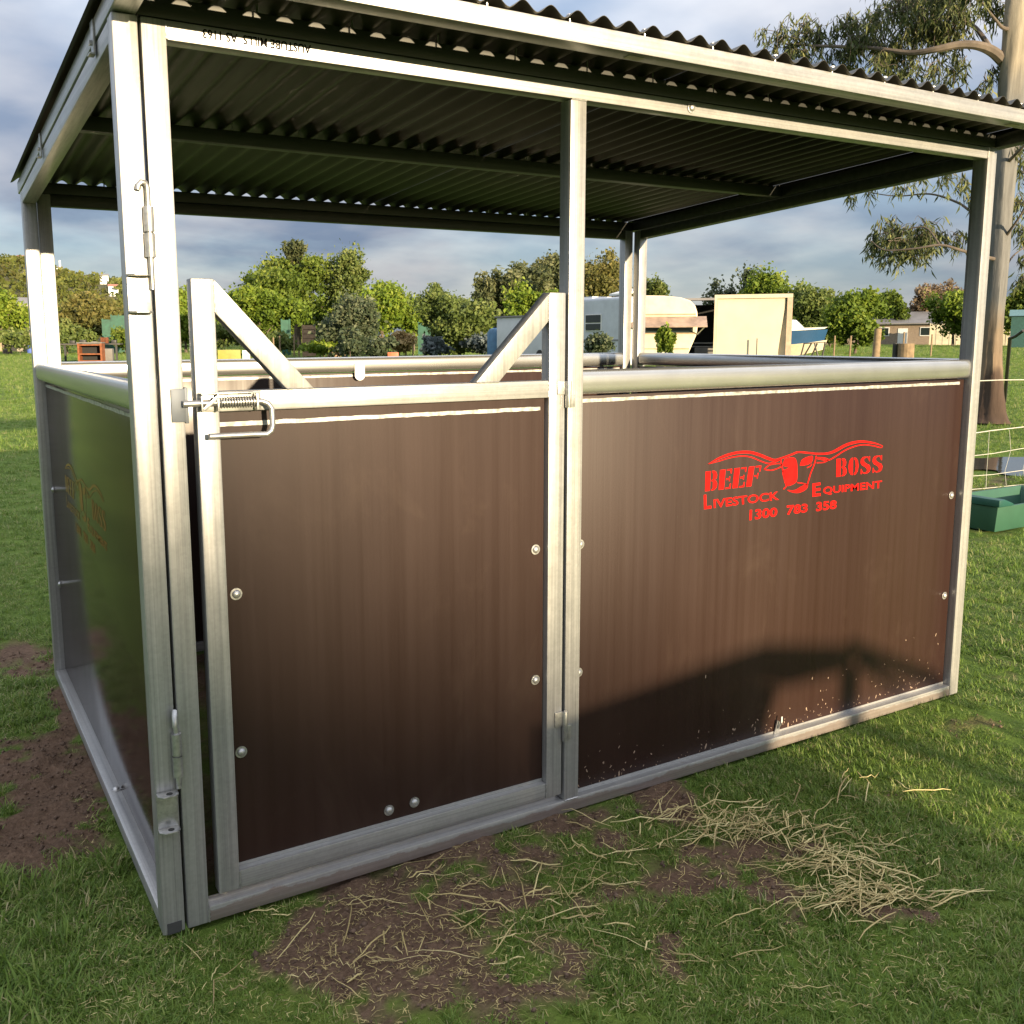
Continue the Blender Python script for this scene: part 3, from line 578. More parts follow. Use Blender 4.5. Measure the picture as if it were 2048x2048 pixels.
# ------------------------------------------------------------------ trees and shrubs across the paddock
BT = 'trees across the paddock'
TREES = [
 ('yellow_green_tree', 'yellow green shrubby tree at the left edge beside the low house', 8, 560, 46, 690, 105, 'lime', 1, 2200, .30),
 ('olive_tree', 'rusty olive tree between the two left posts', 190, 585, 58, 685, 98, 'rust', 2, 3200, .30),
 ('olive_tree', 'low green shrub below the rusty olive tree at left', 135, 640, 38, 700, 90, 'olive', 3, 1800, .26),
 ('bushy_tree', 'small bright bush just right of the front left post', 372, 575, 34, 690, 90, 'lime', 4, 1600, .28),
 ('fresh_green_tree', 'rounded fresh green tree with forked trunk above the wooden crates', 520, 555, 84, 655, 78, 'fresh', 5, 5200, .25),
 ('dark_green_tree', 'large dark green tree behind the fresh green one', 592, 500, 88, 660, 98, 'dark', 6, 5200, .30),
 ('thin_sapling', 'thin feathery sapling top poking above the dark green tree', 598, 462, 22, 530, 99, 'gum', 7, 300, .28),
 ('twiggy_tree', 'tall twiggy tree with brownish top right of the dark green tree', 688, 492, 52, 670, 100, 'olive', 8, 2800, .28),
 ('grey_green_shrub', 'large grey green shrub right of the wooden crates', 706, 592, 66, 712, 62, 'teal', 9, 4200, .20),
 ('lime_tree', 'lime green tree rising behind the grey green shrub', 765, 543, 58, 670, 86, 'lime', 10, 3600, .28),
 ('lime_tree', 'lower lime green tree left of the broad olive shrub', 828, 585, 42, 670, 88, 'lime', 11, 2200, .28),
 ('pale_tree', 'pale tree top showing above the broad olive shrub', 880, 560, 34, 660, 104, 'olive', 12, 1200, .30),
 ('olive_shrub', 'broad olive shrub in the middle of the gate opening', 915, 578, 74, 712, 60, 'olive', 13, 5200, .20),
 ('gum_tree', 'dark gum tree with airy crown left of the right gate brace', 1002, 534, 48, 650, 112, 'gum', 14, 2600, .34),
 ('gum_tree', 'tall dark gum tree behind the middle post', 1085, 500, 62, 650, 122, 'gum', 15, 3200, .36),
 ('lime_tree', 'bright green tree behind the peak of the right gate brace', 1070, 572, 52, 670, 86, 'lime', 16, 2600, .28),
 ('rusty_gum_tree', 'rust brown gum tree right of the middle post above the caravan', 1195, 488, 62, 660, 104, 'rust', 17, 4200, .30),
 ('green_tree', 'green tree just right of the rear corner post', 1306, 550, 26, 640, 112, 'olive', 18, 1500, .32),
 ('bushy_tree', 'left lobe of the trees above the cream box, greyish green', 1478, 530, 52, 690, 90, 'teal', 19, 3000, .28),
 ('bushy_tree', 'tallest bushy green tree behind the cream box', 1553, 522, 62, 690, 86, 'fresh', 20, 4400, .27),
 ('bushy_tree', 'bushy olive green tree directly above the blue boat', 1618, 552, 50, 690, 84, 'olive', 21, 3600, .26),
 ('round_tree', 'round fresh green tree standing alone left of the long house', 1710, 571, 46, 688, 74, 'fresh', 22, 4200, .23),
 ('dark_green_tree', 'small dark tree behind the long house roof', 1782, 580, 34, 660, 135, 'dark', 23, 1700, .38),
 ('bare_tree', 'bare brown tree behind the long house', 1852, 555, 44, 650, 138, 'brown', 24, 1700, .30),
 ('green_tree', 'green tree left of the front right post', 1905, 566, 46, 668, 118, 'fresh', 25, 2600, .34),
 ('dark_green_tree', 'dark tree right of the gum trunk at the picture edge', 2034, 572, 42, 668, 115, 'dark', 26, 2600, .34),
 ('dark_green_tree', 'low dark hedge tree between the round tree and the boat', 1660, 610, 40, 690, 110, 'dark', 27, 1800, .32)]
for i, (u, vt, hw, pal) in enumerate(((430, 606, 50, 'lime'), (500, 590, 55, 'fresh'), (640, 585, 60, 'fresh'), (745, 590, 50, 'dark'), (850, 606, 50, 'olive'), (945, 600, 50, 'lime'), (1030, 590, 55, 'olive'), (1130, 600, 50, 'lime'), (1390, 640, 60, 'olive'), (1650, 622, 50, 'olive'), (1930, 612, 60, 'dark'), (320, 600, 50, 'olive'))):
    TREES.append(('far_tree', 'far tree in the back row, '+('behind the gate left upright', 'behind the fresh green tree', 'behind the wooden crates', 'behind the left lime tree', 'behind the second lime tree', 'right of the broad olive shrub', 'left of the right gate brace', 'behind the middle post', 'behind the dark open shed', 'behind the boat', 'behind the front right post', 'behind the front left posts')[i], u, vt, hw, 700, 150, pal, 300+i, 1300, .50))
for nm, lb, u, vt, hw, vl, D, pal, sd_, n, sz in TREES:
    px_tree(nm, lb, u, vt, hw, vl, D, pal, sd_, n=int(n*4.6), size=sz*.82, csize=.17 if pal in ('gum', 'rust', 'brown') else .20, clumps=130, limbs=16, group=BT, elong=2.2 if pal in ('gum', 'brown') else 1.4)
for i, (u, vt, hw, D, pal, lb) in enumerate([
    (450, 645, 40, 84, 'olive', 'low olive undergrowth left of the fresh green tree'), (545, 660, 36, 70, 'olive', 'grassy undergrowth in front of the wooden crates'), (640, 672, 34, 62, 'lime', 'pale weeds between the two wooden crates'),
    (700, 655, 32, 56, 'teal', 'white flecked low shrub right of the wooden crates'), (760, 672, 34, 58, 'teal', 'low grey shrub beside the dry reeds'), (808, 660, 30, 66, 'straw', 'clump of dry tan reeds behind the grey shrub'),
    (865, 668, 28, 56, 'blue', 'blue grey leafy plant left of the olive shrub'), (960, 660, 32, 58, 'blue', 'grey shrub in front of the blue tank'), (1196, 664, 34, 25, 'teal', 'leafy bush in front of the grey caravan'),
    (1330, 646, 16, 27, 'fresh', 'climbing plant growing up the cream caravan'), (250, 650, 30, 86, 'dark', 'dark weeds behind the trailer at left'), (40, 650, 40, 88, 'olive', 'rough olive scrub behind the blue drum')]):
    px_tree('low_shrub', lb, u, vt, hw, 716 if D < 70 else 700, D, pal, 60+i, n=2600, size=.08 if D < 30 else .19, clumps=60, csize=.22, limbs=4, cat='shrub', group='low shrubs across the paddock', trunk_r=.03)

# ------------------------------------------------------------------ wooded hill at left
CR_U = [-700, -400, 0, 60, 120, 180, 250, 330, 420, 550, 700, 900]; CR_V = [515, 520, 527, 533, 552, 560, 566, 578, 600, 630, 655, 672]
us = np.linspace(-700, 900, 120); ds = np.array([210, 240, 270, 300, 340, 380, 430, 480, 540, 620, 720]); HV = []
def hill_pt(u, d):
    p = at(u, 668, d); zc_ = (670-np.interp(u, CR_U, CR_V))/FPX*480; f = min(1, max(0, (d-215)/265)); f = f*f*(3-2*f)*.55+f*.45
    g_ = 1 if d <= 480 else max(0, 1-(d-480)/300)
    return (p.x, p.y, zc_*f*g_*(.92+.16*float(fbm(np.array([u/60.]), np.array([d/60.]), 5, 1, 3)[0]))-1)
for d in ds:
    for u in us: HV.append(hill_pt(u, d))
nu = len(us); I = np.arange(len(HV)).reshape(len(ds), nu); HF = np.stack([I[:-1, :-1], I[:-1, 1:], I[1:, 1:], I[1:, :-1]], -1).reshape(-1, 4)
g = G('hill_scrub'); n = g.noise(g.coords((1, 1, 1)), .05, 6, .65); g.set(Base_Color=g.ramp(n, [(.3, (.05, .055, .016)), (.55, (.10, .085, .028)), (.75, (.10, .12, .03))]), Roughness=.95)
ho = npmesh('hill', np.array(HV), HF, g.mat); tag(ho, kind='structure'); ho.data.polygons.foreach_set('use_smooth', [True]*len(ho.data.polygons))
r = np.random.default_rng(11); C = []; Tn = []; 
for i in range(1700):
    u = r.uniform(-500, 640); d = 220+270*r.uniform(0, 1)**.8; x, y, z = hill_pt(u, d); hh = r.uniform(2.2, 5.0); k = 26; ww = r.uniform(1.6, 3.2)
    o = r.normal(size=(k, 3)); o /= np.linalg.norm(o, axis=1)[:, None]; o *= r.uniform(.6, 1.05, (k, 1))
    C.append(np.array([x, y, z+hh*.55])+o*np.array([ww, ww, hh*.5])); Tn.append(np.clip(r.uniform(0, 1)*.7+r.uniform(0, .3, k), 0, 1))
V, F = leaves(np.concatenate(C), 1.05); tag(npmesh('hillside_wood', V, F, leaf_mat('leaf_hillside', (.060, .052, .016), (.070, .085, .016), (.150, .150, .035)), None, np.concatenate(Tn)), 'scrubby trees covering the hillside at left', kind='stuff')

# ------------------------------------------------------------------ buildings, caravans and farm things
WHT = flat('white_paint', (.72, .72, .70), .5, 0, .12, 2); CREAM = flat('cream_paint', (.58, .51, .38), .55, 0, .18, 2); GREYW = flat('pale_grey_paint', (.50, .53, .58), .5, 0, .12, 3)
ROOFG = flat('grey_roof', (.22, .21, .21), .6, .2, .2, 1); DARK = flat('dark_interior', (.015, .015, .015), .8); GLASS = flat('dark_glass', (.02, .03, .03), .12, 0, .2, 2); TIMB = flat('weathered_timber', (.24, .17, .10), .85, 0, .35, 12)
RUST = flat('rusty_orange', (.24, .075, .025), .75, 0, .45, 7); GREYB = flat('grey_plastic', (.16, .15, .14), .7, 0, .2, 5); RUSTW = flat('rust_stained_awning', (.33, .23, .17), .6, 0, .5, 2.5)
def fr(u, D, yaw=0.):                                  # local frame standing on the ground: a right, b away, c up
    o = gnd(u, D); d = (o-CAM); d.z = 0; d.normalize(); a = Vector((d.y, -d.x, 0)); q = Matrix.Rotation(yaw, 3, 'Z'); a = q @ a; b = q @ d
    return o, a, b
class FB(MB):
    def __init__(s, f): super().__init__(); s.o, s.a, s.b = f
    def p(s, a, b, c): return s.o+s.a*a+s.b*b+Vector((0, 0, c))
    def lb(s, a0, b0, c0, a1, b1, c1, mi=0):
        return s.obox(s.p((a0+a1)/2, (b0+b1)/2, (c0+c1)/2), s.a*((a1-a0)/2), s.b*((b1-b0)/2), Vector((0, 0, (c1-c0)/2)), mi)
    def ext(s, prof, b0, b1, mi=0): return s.prism([s.p(a, b0, c) for a, c in prof], s.b*(b1-b0), mi)
    def exta(s, prof, a0, a1, mi=0): return s.prism([s.p(a0, b, c) for b, c in prof], s.a*(a1-a0), mi)
def zpx(u, v, D): return at(u, v, D).z
def house(name, label, f, w, d, hw, hr, wall, roofm, wins=(), cat='house', door=None):
    t = thing(name, f[0], label, cat); FB(f).lb(-w/2, 0, 0, w/2, d, hw).build('wall', wall, t)
    m = FB(f); e = .5; m.exta([(-e, hw-.05), (d/2, hr), (d+e, hw-.05), (d+e, hw+.1), (d/2, hr+.16), (-e, hw+.1)], -w/2-e, w/2+e); m.build('roof', roofm, t)
    for a0, a1, c0, c1 in wins:
        wo = FB(f).lb(a0, -.06, c0, a1, .05, c1).build('window', WHT, t); FB(f).lb(a0+.1, -.08, c0+.1, a1-.1, -.061, c1-.1).build('pane', GLASS, wo)
    if door: FB(f).lb(door[0], -.05, 0, door[1], .05, 2.05).build('door', WHT, t)
    return t
f = fr(1768, 132, R(-8)); house('long_house', 'long low house with grey roof beyond the paddock at right', f, 15.5, 8, 2.6, 4.0, flat('brown_brick', (.26, .20, .15), .8), ROOFG, [(-6, -3.5, 1.1, 2.2), (-2, .5, 1.1, 2.2), (4, 6.5, 1.1, 2.2)], door=(1.5, 2.6))
f = fr(1655, 140, R(5)); house('small_house', 'small grey roofed house half hidden behind the round tree', f, 9, 6, 2.4, 3.6, flat('grey_brick', (.30, .27, .23), .8), ROOFG, [(-3, -1, 1, 2)])
f = fr(20, 112, R(20)); house('low_house', 'low dark roofed house in the scrub at the left edge', f, 7, 5, 4.4, 5.6, flat('tan_wall', (.33, .27, .18), .8), ROOFG, [(-2.5, -.5, 2.8, 3.8), (.4, 2.4, 2.8, 3.8)])
f = fr(57, 108, R(15)); t = thing('grey_shed', f[0], 'tall grey shed wall beside the low house at left', 'shed'); FB(f).lb(-1.1, 0, 0, 1.6, 4, 4.6).build('wall', flat('grey_shed_wall', (.27, .24, .20), .8), t); FB(f).lb(-1.3, -.3, 4.6, 1.8, 4.3, 4.8).build('roof', ROOFG, t)
for i, (u, d, lb) in enumerate(((54, 475, 'white house on the hill crest behind the rear left post'), (126, 470, 'small white house on the hill crest with a chimney stack'), (232, 380, 'row like white house halfway up the hill by the front post'), (215, 440, 'tiny white house high on the hill slope'))):
    x, y, z = hill_pt(u, d); o = Vector((x, y, z)); dd = (o-CAM); dd.z = 0; dd.normalize(); fa = (o, Vector((dd.y, -dd.x, 0)), dd)
    t = thing('hill_house', o, lb, 'house', 'white houses on the hill'); FB(fa).lb(-1.7, 0, 0, 1.7, 3, 3.6).build('wall', WHT, t); m = FB(fa); m.exta([(-.3, 3.6), (1.5, 4.5), (3.3, 3.6)], -1.9, 1.9); m.build('roof', ROOFG if i % 2 else flat('red_roof', (.35, .16, .11), .7), t)
    if i == 1: FB(fa).lb(.3, 1, 3.6, 1.0, 2, 7).build('chimney', WHT, t)
# cream boundary wall beyond
def panel_fence(name, label, u0, u1, vt, D, mat, n, cat='fence', group=None, hw=None):
    p0 = gnd(u0, D); p1 = gnd(u1, D); t = thing(name, p0.lerp(p1, .5), label, cat, group); h = zpx((u0+u1)/2, vt, D)
    d = (p1-p0)/n; nn = d.normalized(); b = Vector((-nn.y, nn.x, 0))
    for i in range(n): MB().obox(p0+d*(i+.5)+Vector((0, 0, h/2)), d*.485, b*.04, Vector((0, 0, h/2))).build('fence_panel', mat, t)
    for i in range(n+1): MB().obox(p0+d*i+Vector((0, 0, h/2+.04)), nn*.06, b*.07, Vector((0, 0, h/2+.04))).build('fence_post', mat, t)
    return t
panel_fence('cream_fence', 'cream fence right of the long house', 1858, 1925, 648, 128, CREAM, 5); panel_fence('cream_fence', 'short cream fence seen right of the gum trunk', 1996, 2026, 645, 122, CREAM, 2)
f = fr(2040, 105); t = thing('green_shed', f[0], 'dark green shed at the right picture edge', 'shed'); FB(f).lb(-.9, 0, 0, 2, 3, 3.0).build('wall', flat('green_shed_wall', (.03, .09, .08), .6), t); m = FB(f); m.exta([(-.2, 3.0), (1.5, 3.6), (3.2, 3.0)], -1.1, 2.2); m.build('roof', flat('teal_roof', (.10, .20, .20), .5), t)
SHC = flat('green_shade_cloth', (.022, .09, .06), .7, 0, .35, 3)
panel_fence('shade_cloth_screen', 'lower green shade cloth screen behind the rusty rack', 208, 226, 639, 92, SHC, 1, 'screen'); panel_fence('shade_cloth_screen', 'taller green shade cloth screen left of the front post', 226, 256, 631, 92, SHC, 2, 'screen')
panel_fence('shade_cloth_screen', 'small green cloth patch beside the fresh green tree trunk', 565, 581, 640, 74, SHC, 1, 'screen'); panel_fence('shade_cloth_screen', 'green cloth patch left of the olive shrub', 838, 860, 646, 72, SHC, 1, 'screen')

# grey caravan: its long wall faces away from the sun
cor = gnd(1247, 30.5); cy = Vector((0, 1, 0)); cx = Vector((1, 0, 0)); fc = (cor, cy, cx)     # a runs back along the wall, b into the caravan
t = thing('grey_caravan', cor, 'pale grey caravan with louvre window right of the middle post', 'caravan')
m = FB(fc); m.lb(0, 0, .45, 3.7, 2.2, 2.60); m.build('body', GREYW, t, .12, seg=4)
w = FB(fc).lb(1.12, -.02, 1.53, 1.98, .0, 2.08).build('window', WHT, t)
for c0, c1 in ((1.56, 1.77), (1.81, 2.05)): FB(fc).lb(1.16, -.035, c0, 1.94, -.021, c1).build('pane', GLASS, w)
m = FB(fc); m.exta([(.15, 2.64), (.15, 2.70), (.9, 2.88), (.9, 2.82)], .05, .95); h = m.build('roof_hatch', WHT, t)
FB(fc).lb(1.9, .2, 2.6, 2.7, 1.0, 2.66).build('roof_vent', WHT, t); FB(fc).lb(0.1, -.012, 1.22, 3.6, -.001, 1.27).build('trim_strip', flat('grey_trim', (.2, .2, .21)), t)
for a in (1.6, 2.4): FB(fc).tube([cor+cy*a+cx*(-.01)+Vector((0, 0, .33)), cor+cy*a+cx*.22+Vector((0, 0, .33))], .33, 16).build('wheel', M['black'], t)
# white van body and blue tank left of it
cor2 = gnd(1108, 46); fb = (cor2, cy, cx); t = thing('white_box_body', cor2, 'white box body behind the right gate brace', 'truck body')
FB(fb).lb(0, 0, .3, 5.2, 2.2, 2.32).build('body', flat('cool_white_panel', (.60, .62, .64), .5, 0, .1, 2), t, .03); FB(fb).lb(-.05, -.08, 2.325, 5.3, 2.25, 2.40).build('roof', ROOFG, t); FB(fb).lb(.9, -.02, .35, .96, -.001, 2.3).build('door_seam', RUST, t)
for a in (1.2, 4.2): FB(fb).tube([cor2+cy*a+cx*(-.01)+Vector((0, 0, .36)), cor2+cy*a+cx*.24+Vector((0, 0, .36))], .36, 14).build('wheel', M['black'], t)
f = fr(990, 52); t = thing('blue_tank', f[0], 'blue plastic tank left of the white box body', 'tank'); o = f[0]; m = MB(); m.tube([o, o+Vector((0, 0, 1.55)), o+Vector((0, 0, 1.75)), o+Vector((0, 0, 1.82))], [.42, .42, .30, .1], 20); m.build('tank_shell', flat('blue_plastic', (.06, .16, .27), .45, 0, .2, 4), t, smooth=True); MB().tube([o+Vector((0, 0, 1.82)), o+Vector((0, 0, 1.9))], .09, 12).build('lid', M['black'], t)
# cream caravan
f = fr(1262, 31); t = thing('cream_caravan', f[0], 'old cream caravan with rounded nose and rusty awning', 'caravan')
pf = [(.12, .50), (1.66, .50), (2.02, 1.42), (2.05, 1.70), (2.02, 2.10), (1.95, 2.30), (1.80, 2.46), (1.5, 2.56), (1.0, 2.62), (.12, 2.64)]
FB(f).ext(pf, 0, 2.1).build('body', flat('cream_caravan_skin', (.62, .54, .40), .45, 0, .16, 3), t, .05, seg=3)
m = FB(f); m.exta([(-.005, 1.97), (-.55, 1.66), (-.55, 1.63), (-.005, 1.93)], -.0, 2.30); m.build('awning', RUSTW, t); MB().tube([f[0]+f[1]*2.22-f[2]*.5+Vector((0, 0, 1.64)), f[0]+f[1]*2.04+Vector((0, 0, 1.42))], .018, 6).build('awning_strut', WHT, t)
for c in (2.02, 1.43, .95): FB(f).lb(.14, -.018, c, 1.98 if c > 1 else 1.80, -.001, c+.035).build('trim_strip', flat('faded_trim', (.36, .26, .16)), t)
FB(f).lb(.25, -.015, .55, .72, -.001, 1.38).build('door', CREAM, t); FB(f).lb(.3, -.02, 1.47, 1.9, -.001, 1.90).build('window', GLASS, t)
FB(f).tube([f[0]+f[1]*1.1-f[2]*.01+Vector((0, 0, .33)), f[0]+f[1]*1.1+f[2]*.25+Vector((0, 0, .33))], .33, 16).build('wheel', M['black'], t)
# dark open shed
f = fr(1412, 36); t = thing('open_shed', f[0], 'dark open fronted shed between the caravan and the cream box', 'shed')
FB(f).lb(-1.6, 3.0, 0, 1.6, 3.1, 2.55).build('wall', DARK, t); FB(f).lb(-1.6, 0, 0, -1.5, 3.0, 2.55).build('wall', DARK, t); FB(f).lb(1.5, 0, 0, 1.6, 3.0, 2.55).build('wall', DARK, t); m = FB(f); m.exta([(-.3, 2.62), (3.2, 2.72), (3.2, 2.80), (-.3, 2.70)], -1.8, 1.8); m.build('roof', ROOFG, t)
for c in (.95, 1.08): FB(f).lb(-1.4, .2, c, 1.4, .26, c+.04).build('cross_rail', GREYB, t)
f = fr(1412, 37); tag(FB(f).lb(-.42, 0, 0, .42, .7, .92).build('storage_bin', GREYB, None, .04), 'grey bin standing inside the dark open shed', 'bin')
# cream box trailer with a framed doorway
f = fr(1503, 31.5, R(-2)); t = thing('box_trailer', f[0], 'cream box trailer with framed end panel', 'trailer'); hw = 1.17; zt = 2.64
FB(f).lb(-hw, .16, .25, hw, 3.2, zt-.06).build('body', CREAM, t); FB(f).lb(-hw, 0, .25, -hw+.08, .155, zt-.12).build('door_frame', CREAM, t); FB(f).lb(hw-.16, 0, .25, hw, .155, zt-.12).build('door_frame', flat('pink_brown_jamb', (.50, .36, .26)), t); FB(f).lb(-hw, -.01, zt-.12, hw, .155, zt).build('lintel', CREAM, t)
m = FB(f); m.prism([m.p(-hw+.085, .06, .30), m.p(hw-.44, .06, .30), m.p(hw-.20, .06, zt-.125), m.p(-hw+.085, .06, zt-.125)], f[2]*.05); m.build('end_panel', flat('pale_yellow_panel', (.60, .53, .40), .55, 0, .10, 1.5), t)
FB(f).tube([f[0]+f[1]*.16-f[2]*.15+Vector((0, 0, .3)), f[0]+f[1]*.16-f[2]*.15+Vector((0, 0, 1.28))], .018, 6).build('prop_rod', M['black'], t)
for a in (-.8, .8): FB(f).tube([f[0]+f[1]*(a-.1)+f[2]*1.6+Vector((0, 0, .3)), f[0]+f[1]*(a+.1)+f[2]*1.6+Vector((0, 0, .3))], .30, 14).build('wheel', M['black'], t)
# boat on its trailer
f = fr(1562, 38, R(4)); t = thing('motor_boat', f[0], 'small blue and white motor boat right of the cream box', 'boat'); HB = flat('blue_hull', (.015, .06, .14), .3, 0, .1, 3)
def hull(z0, z1, w0, w1, mat, name, bow=.35):
    m = FB(f); S = []; n = 9
    for i in range(n):
        q = i/(n-1); a = -1.5+q*3.0; k = math.sin(math.pi*min(1, (1-q)*1.15+.0)/2)**.7 if q > .45 else 1.; lift = bow*max(0, q-.5)**1.5
        S.append([m.p(a, -w0*k, z0+lift), m.p(a+.12*q, -w1*k, z1+lift*.6), m.p(a+.12*q, w1*k, z1+lift*.6), m.p(a, w0*k, z0+lift)])
    V = [p for s in S for p in s]; Fc = [tuple(i*4+k for k in (0, 1, 2, 3)) for i in (0,)]+[tuple((n-1)*4+k for k in (3, 2, 1, 0))]
    for i in range(n-1):
        for k in range(4): Fc.append((i*4+k, (i+1)*4+k, (i+1)*4+(k+1) % 4, i*4+(k+1) % 4))
    m.add(V, Fc); return m.build(name, mat, t, smooth=True)
hull(.55, 1.02, .35, .80, flat('cream_keel', (.60, .52, .38), .5), 'keel', .8); hull(1.022, 1.52, .80, .92, HB, 'topsides', .25); hull(1.522, 1.62, .93, .93, WHT, 'gunwale', .2)
m = FB(f); m.ext([(-.7, 1.63), (.75, 1.63), (.45, 1.92), (-.6, 1.98)], -.6, .6); m.build('windscreen', flat('pale_canopy', (.62, .66, .74), .3), t, .03)
FB(f).lb(-1.4, -.5, .42, 1.5, .5, .50).build('boat_trailer_frame', GREYB, t)
for s in (-.75, .75): FB(f).tube([f[0]-f[1]*.9+f[2]*(s-.08)+Vector((0, 0, .28)), f[0]-f[1]*.9+f[2]*(s+.08)+Vector((0, 0, .28))], .28, 14).build('wheel', M['black'], t)
f = fr(1622, 33); t = thing('black_rack', f[0], 'black tubular rack in front of the boat', 'rack'); m = FB(f)
for b in (0, .6):
    for p in ([(-.45, 0), (-.22, 1.10), (.42, 1.14), (.25, 0)], [(-.3, .5), (0, 1.1)], [(-.1, .35), (.18, 1.1)], [(.1, 1.1), (.3, .4)]): MB().tube([m.p(a, b, c) for a, c in p], .028, 6).build('bar', M['black'], t)
# posts in the right paddock
o = gnd(1750, 25); m = MB(); d = Vector((.14, .05, 1.52)); m.tube([o, o+d*.5, o+d], [.10, .09, .08], 10); tag(m.build('leaning_post', TIMB, None, smooth=True), 'leaning weathered fence post in the right paddock', 'post')
o = gnd(1812, 22); m = MB(); m.tube([o, o+Vector((0, 0, .6)), o+Vector((0, 0, 1.20))], [.17, .165, .16], 16); tag(m.build('strainer_post', TIMB, None), 'thick sawn off timber post beside a black post', 'post')
o = gnd(1790, 22); m = MB(); m.tube([o, o+Vector((0, 0, 1.20))], .05, 10); tag(m.build('steel_post', M['black'], None), 'black steel post left of the thick timber post', 'post')
for i, (u, D, h) in enumerate(((1806, 62, 1.5), (1862, 66, 1.35), (1940, 70, 1.4), (1700, 60, 1.3), (1668, 64, 1.3))):
    o = gnd(u, D); tag(MB().tube([o, o+Vector((.02, 0, h))], .05, 7).build('fence_post', TIMB), ('far fence post right of the thick timber post', 'second far fence post right of the thick timber post', 'far fence post close to the front right post', 'far fence post left of the leaning post', 'leftmost far fence post, under the round tree')[i], 'post', 'thin far fence posts')
# crates
ORD = 'first second third fourth fifth sixth seventh eighth ninth tenth eleventh'.split()
for u, lb in ((619, 'left wooden slatted crate stack behind the gate'), (668, 'right wooden slatted crate stack behind the gate')):
    f = fr(u, 66, R(6)); t = thing('crate_stack', f[0], lb, 'crate', 'wooden crate stacks'); FB(f).lb(-.40, .04, 0, .40, .8, 2.18).build('lining', flat('crate_inside', (.16, .10, .06)), t)
    for k in range(7): FB(f).lb(-.44, 0, .10+k*.30, .44, .035, .36+k*.30).build('slat', flat('crate_timber', (.36, .23, .14), .8, 0, .3, 5) if k == 0 and u == 619 else bpy.data.materials['crate_timber'], t)
    for s in (-1, 1): FB(f).lb(s*.42-.035, -.03, 0, s*.42+.035, -.001, 2.2).build('corner_post', bpy.data.materials['crate_timber'], t)
for i, u in enumerate((548, 560, 588, 598, 640, 648, 690, 700, 795, 812, 826)):
    D = 67+(i % 3); o = gnd(u, D); h = 1.35+.3*((i*7) % 5)/5; tag(MB().tube([o, o+Vector((.03*((i % 3)-1), 0, h))], .055, 7).build('garden_stake', TIMB), 'weathered garden stake, '+ORD[i]+' from the left behind the gate', 'stake', 'garden stakes behind the gate')
f = fr(458, 58); tag(FB(f).lb(-.65, 0, .02, .65, 1.0, .66).build('yellow_bale', flat('yellow_cover', (.30, .25, .04), .6, 0, .2, 3), None, .03), 'yellow covered block behind the gate at left', 'block')
f = fr(492, 58.5); tag(FB(f).lb(-.22, 0, .0, .22, .5, .62).build('white_crate', WHT, None, .02), 'small white tub right of the yellow block', 'tub')
f = fr(786, 50); tag(FB(f).lb(-.28, 0, .0, .28, .4, .58).build('orange_tub', flat('orange_plastic', (.55, .13, .05), .5), None, .03), 'small orange tub behind the rear rail', 'tub')
# rusty rack, bins and cluttered trailer at left
f = fr(180, 57, R(-14)); t = thing('rusty_rack', f[0], 'rust orange steel rack left of the front post', 'rack'); z_ = 1.10
for a in (-.62, .58): FB(f).lb(a-.05, 0, 0, a+.05, .7, z_).build('upright', RUST, t)
for c in (.10, .48, .98): FB(f).lb(-.57, 0, c, .53, .7, c+.07).build('shelf', RUST, t)
FB(f).lb(-.57, .62, .1, .53, .69, 1.0).build('back_sheet', DARK, t); FB(f).lb(-.70, -.02, z_, .66, .72, z_+.06).build('top_sheet', GREYB, t)
f = fr(212, 57.5, R(-10)); tag(FB(f).lb(-.33, 0, 0, .33, .6, .80).build('grey_bin', GREYB, None, .03), 'grey bin right of the rusty rack', 'bin')
f = fr(182, 63, R(-8)); t = thing('farm_trailer', f[0], 'dark flat farm trailer behind the rusty rack', 'trailer'); FB(f).lb(-1.75, 0, .98, 1.7, 1.6, 1.06).build('deck', flat('dark_deck', (.05, .045, .04)), t)
for a in (-1.5, 1.45): FB(f).lb(a-.06, .1, 0, a+.06, .22, .98).build('leg', M['black'], t)
FB(f).tube([f[0]+f[1]*.9-f[2]*.02+Vector((0, 0, .4)), f[0]+f[1]*.9+f[2]*.2+Vector((0, 0, .4))], .40, 14).build('wheel', M['black'], t)
random.seed(3)
for i, (a, w_, h_, mm, lb) in enumerate(((-1.1, .3, .18, 'b', 'small black box on the trailer, leftmost'), (-.5, .35, .22, 'b', 'black engine part on the trailer, second from left'), (.15, .3, .12, 'g', 'grey part lying mid trailer'), (.75, .42, .36, 'r', 'rusty part heaped on the trailer'), (1.3, .3, .2, 'b', 'black box on the trailer, rightmost'))):
    tag(FB(f).lb(a-w_/2, .3, 1.062, a+w_/2, .8, 1.062+h_).build('trailer_load', {'b': M['black'], 'g': GREYB, 'r': RUST}[mm], None, .03), lb, 'machine part', 'clutter on the farm trailer')
o = gnd(64, 96); tag(MB().tube([o, o+Vector((0, 0, .1)), o+Vector((0, 0, 1.15)), o+Vector((0, 0, 1.22))], [.40, .42, .42, .36], 18).build('blue_drum', flat('blue_drum_plastic', (.10, .16, .50), .5, 0, .15, 4), None, smooth=True), 'blue drum at the paddock edge left of the rear post', 'drum')
o = gnd(15, 94); tag(MB().tube([o, o+Vector((0, 0, .35)), o+Vector((.1, 0, .6))], [.42, .38, .2], 9).build('tree_stump', flat('dark_stump', (.06, .04, .025))), 'dark stump at the scrub edge, far left', 'stump')

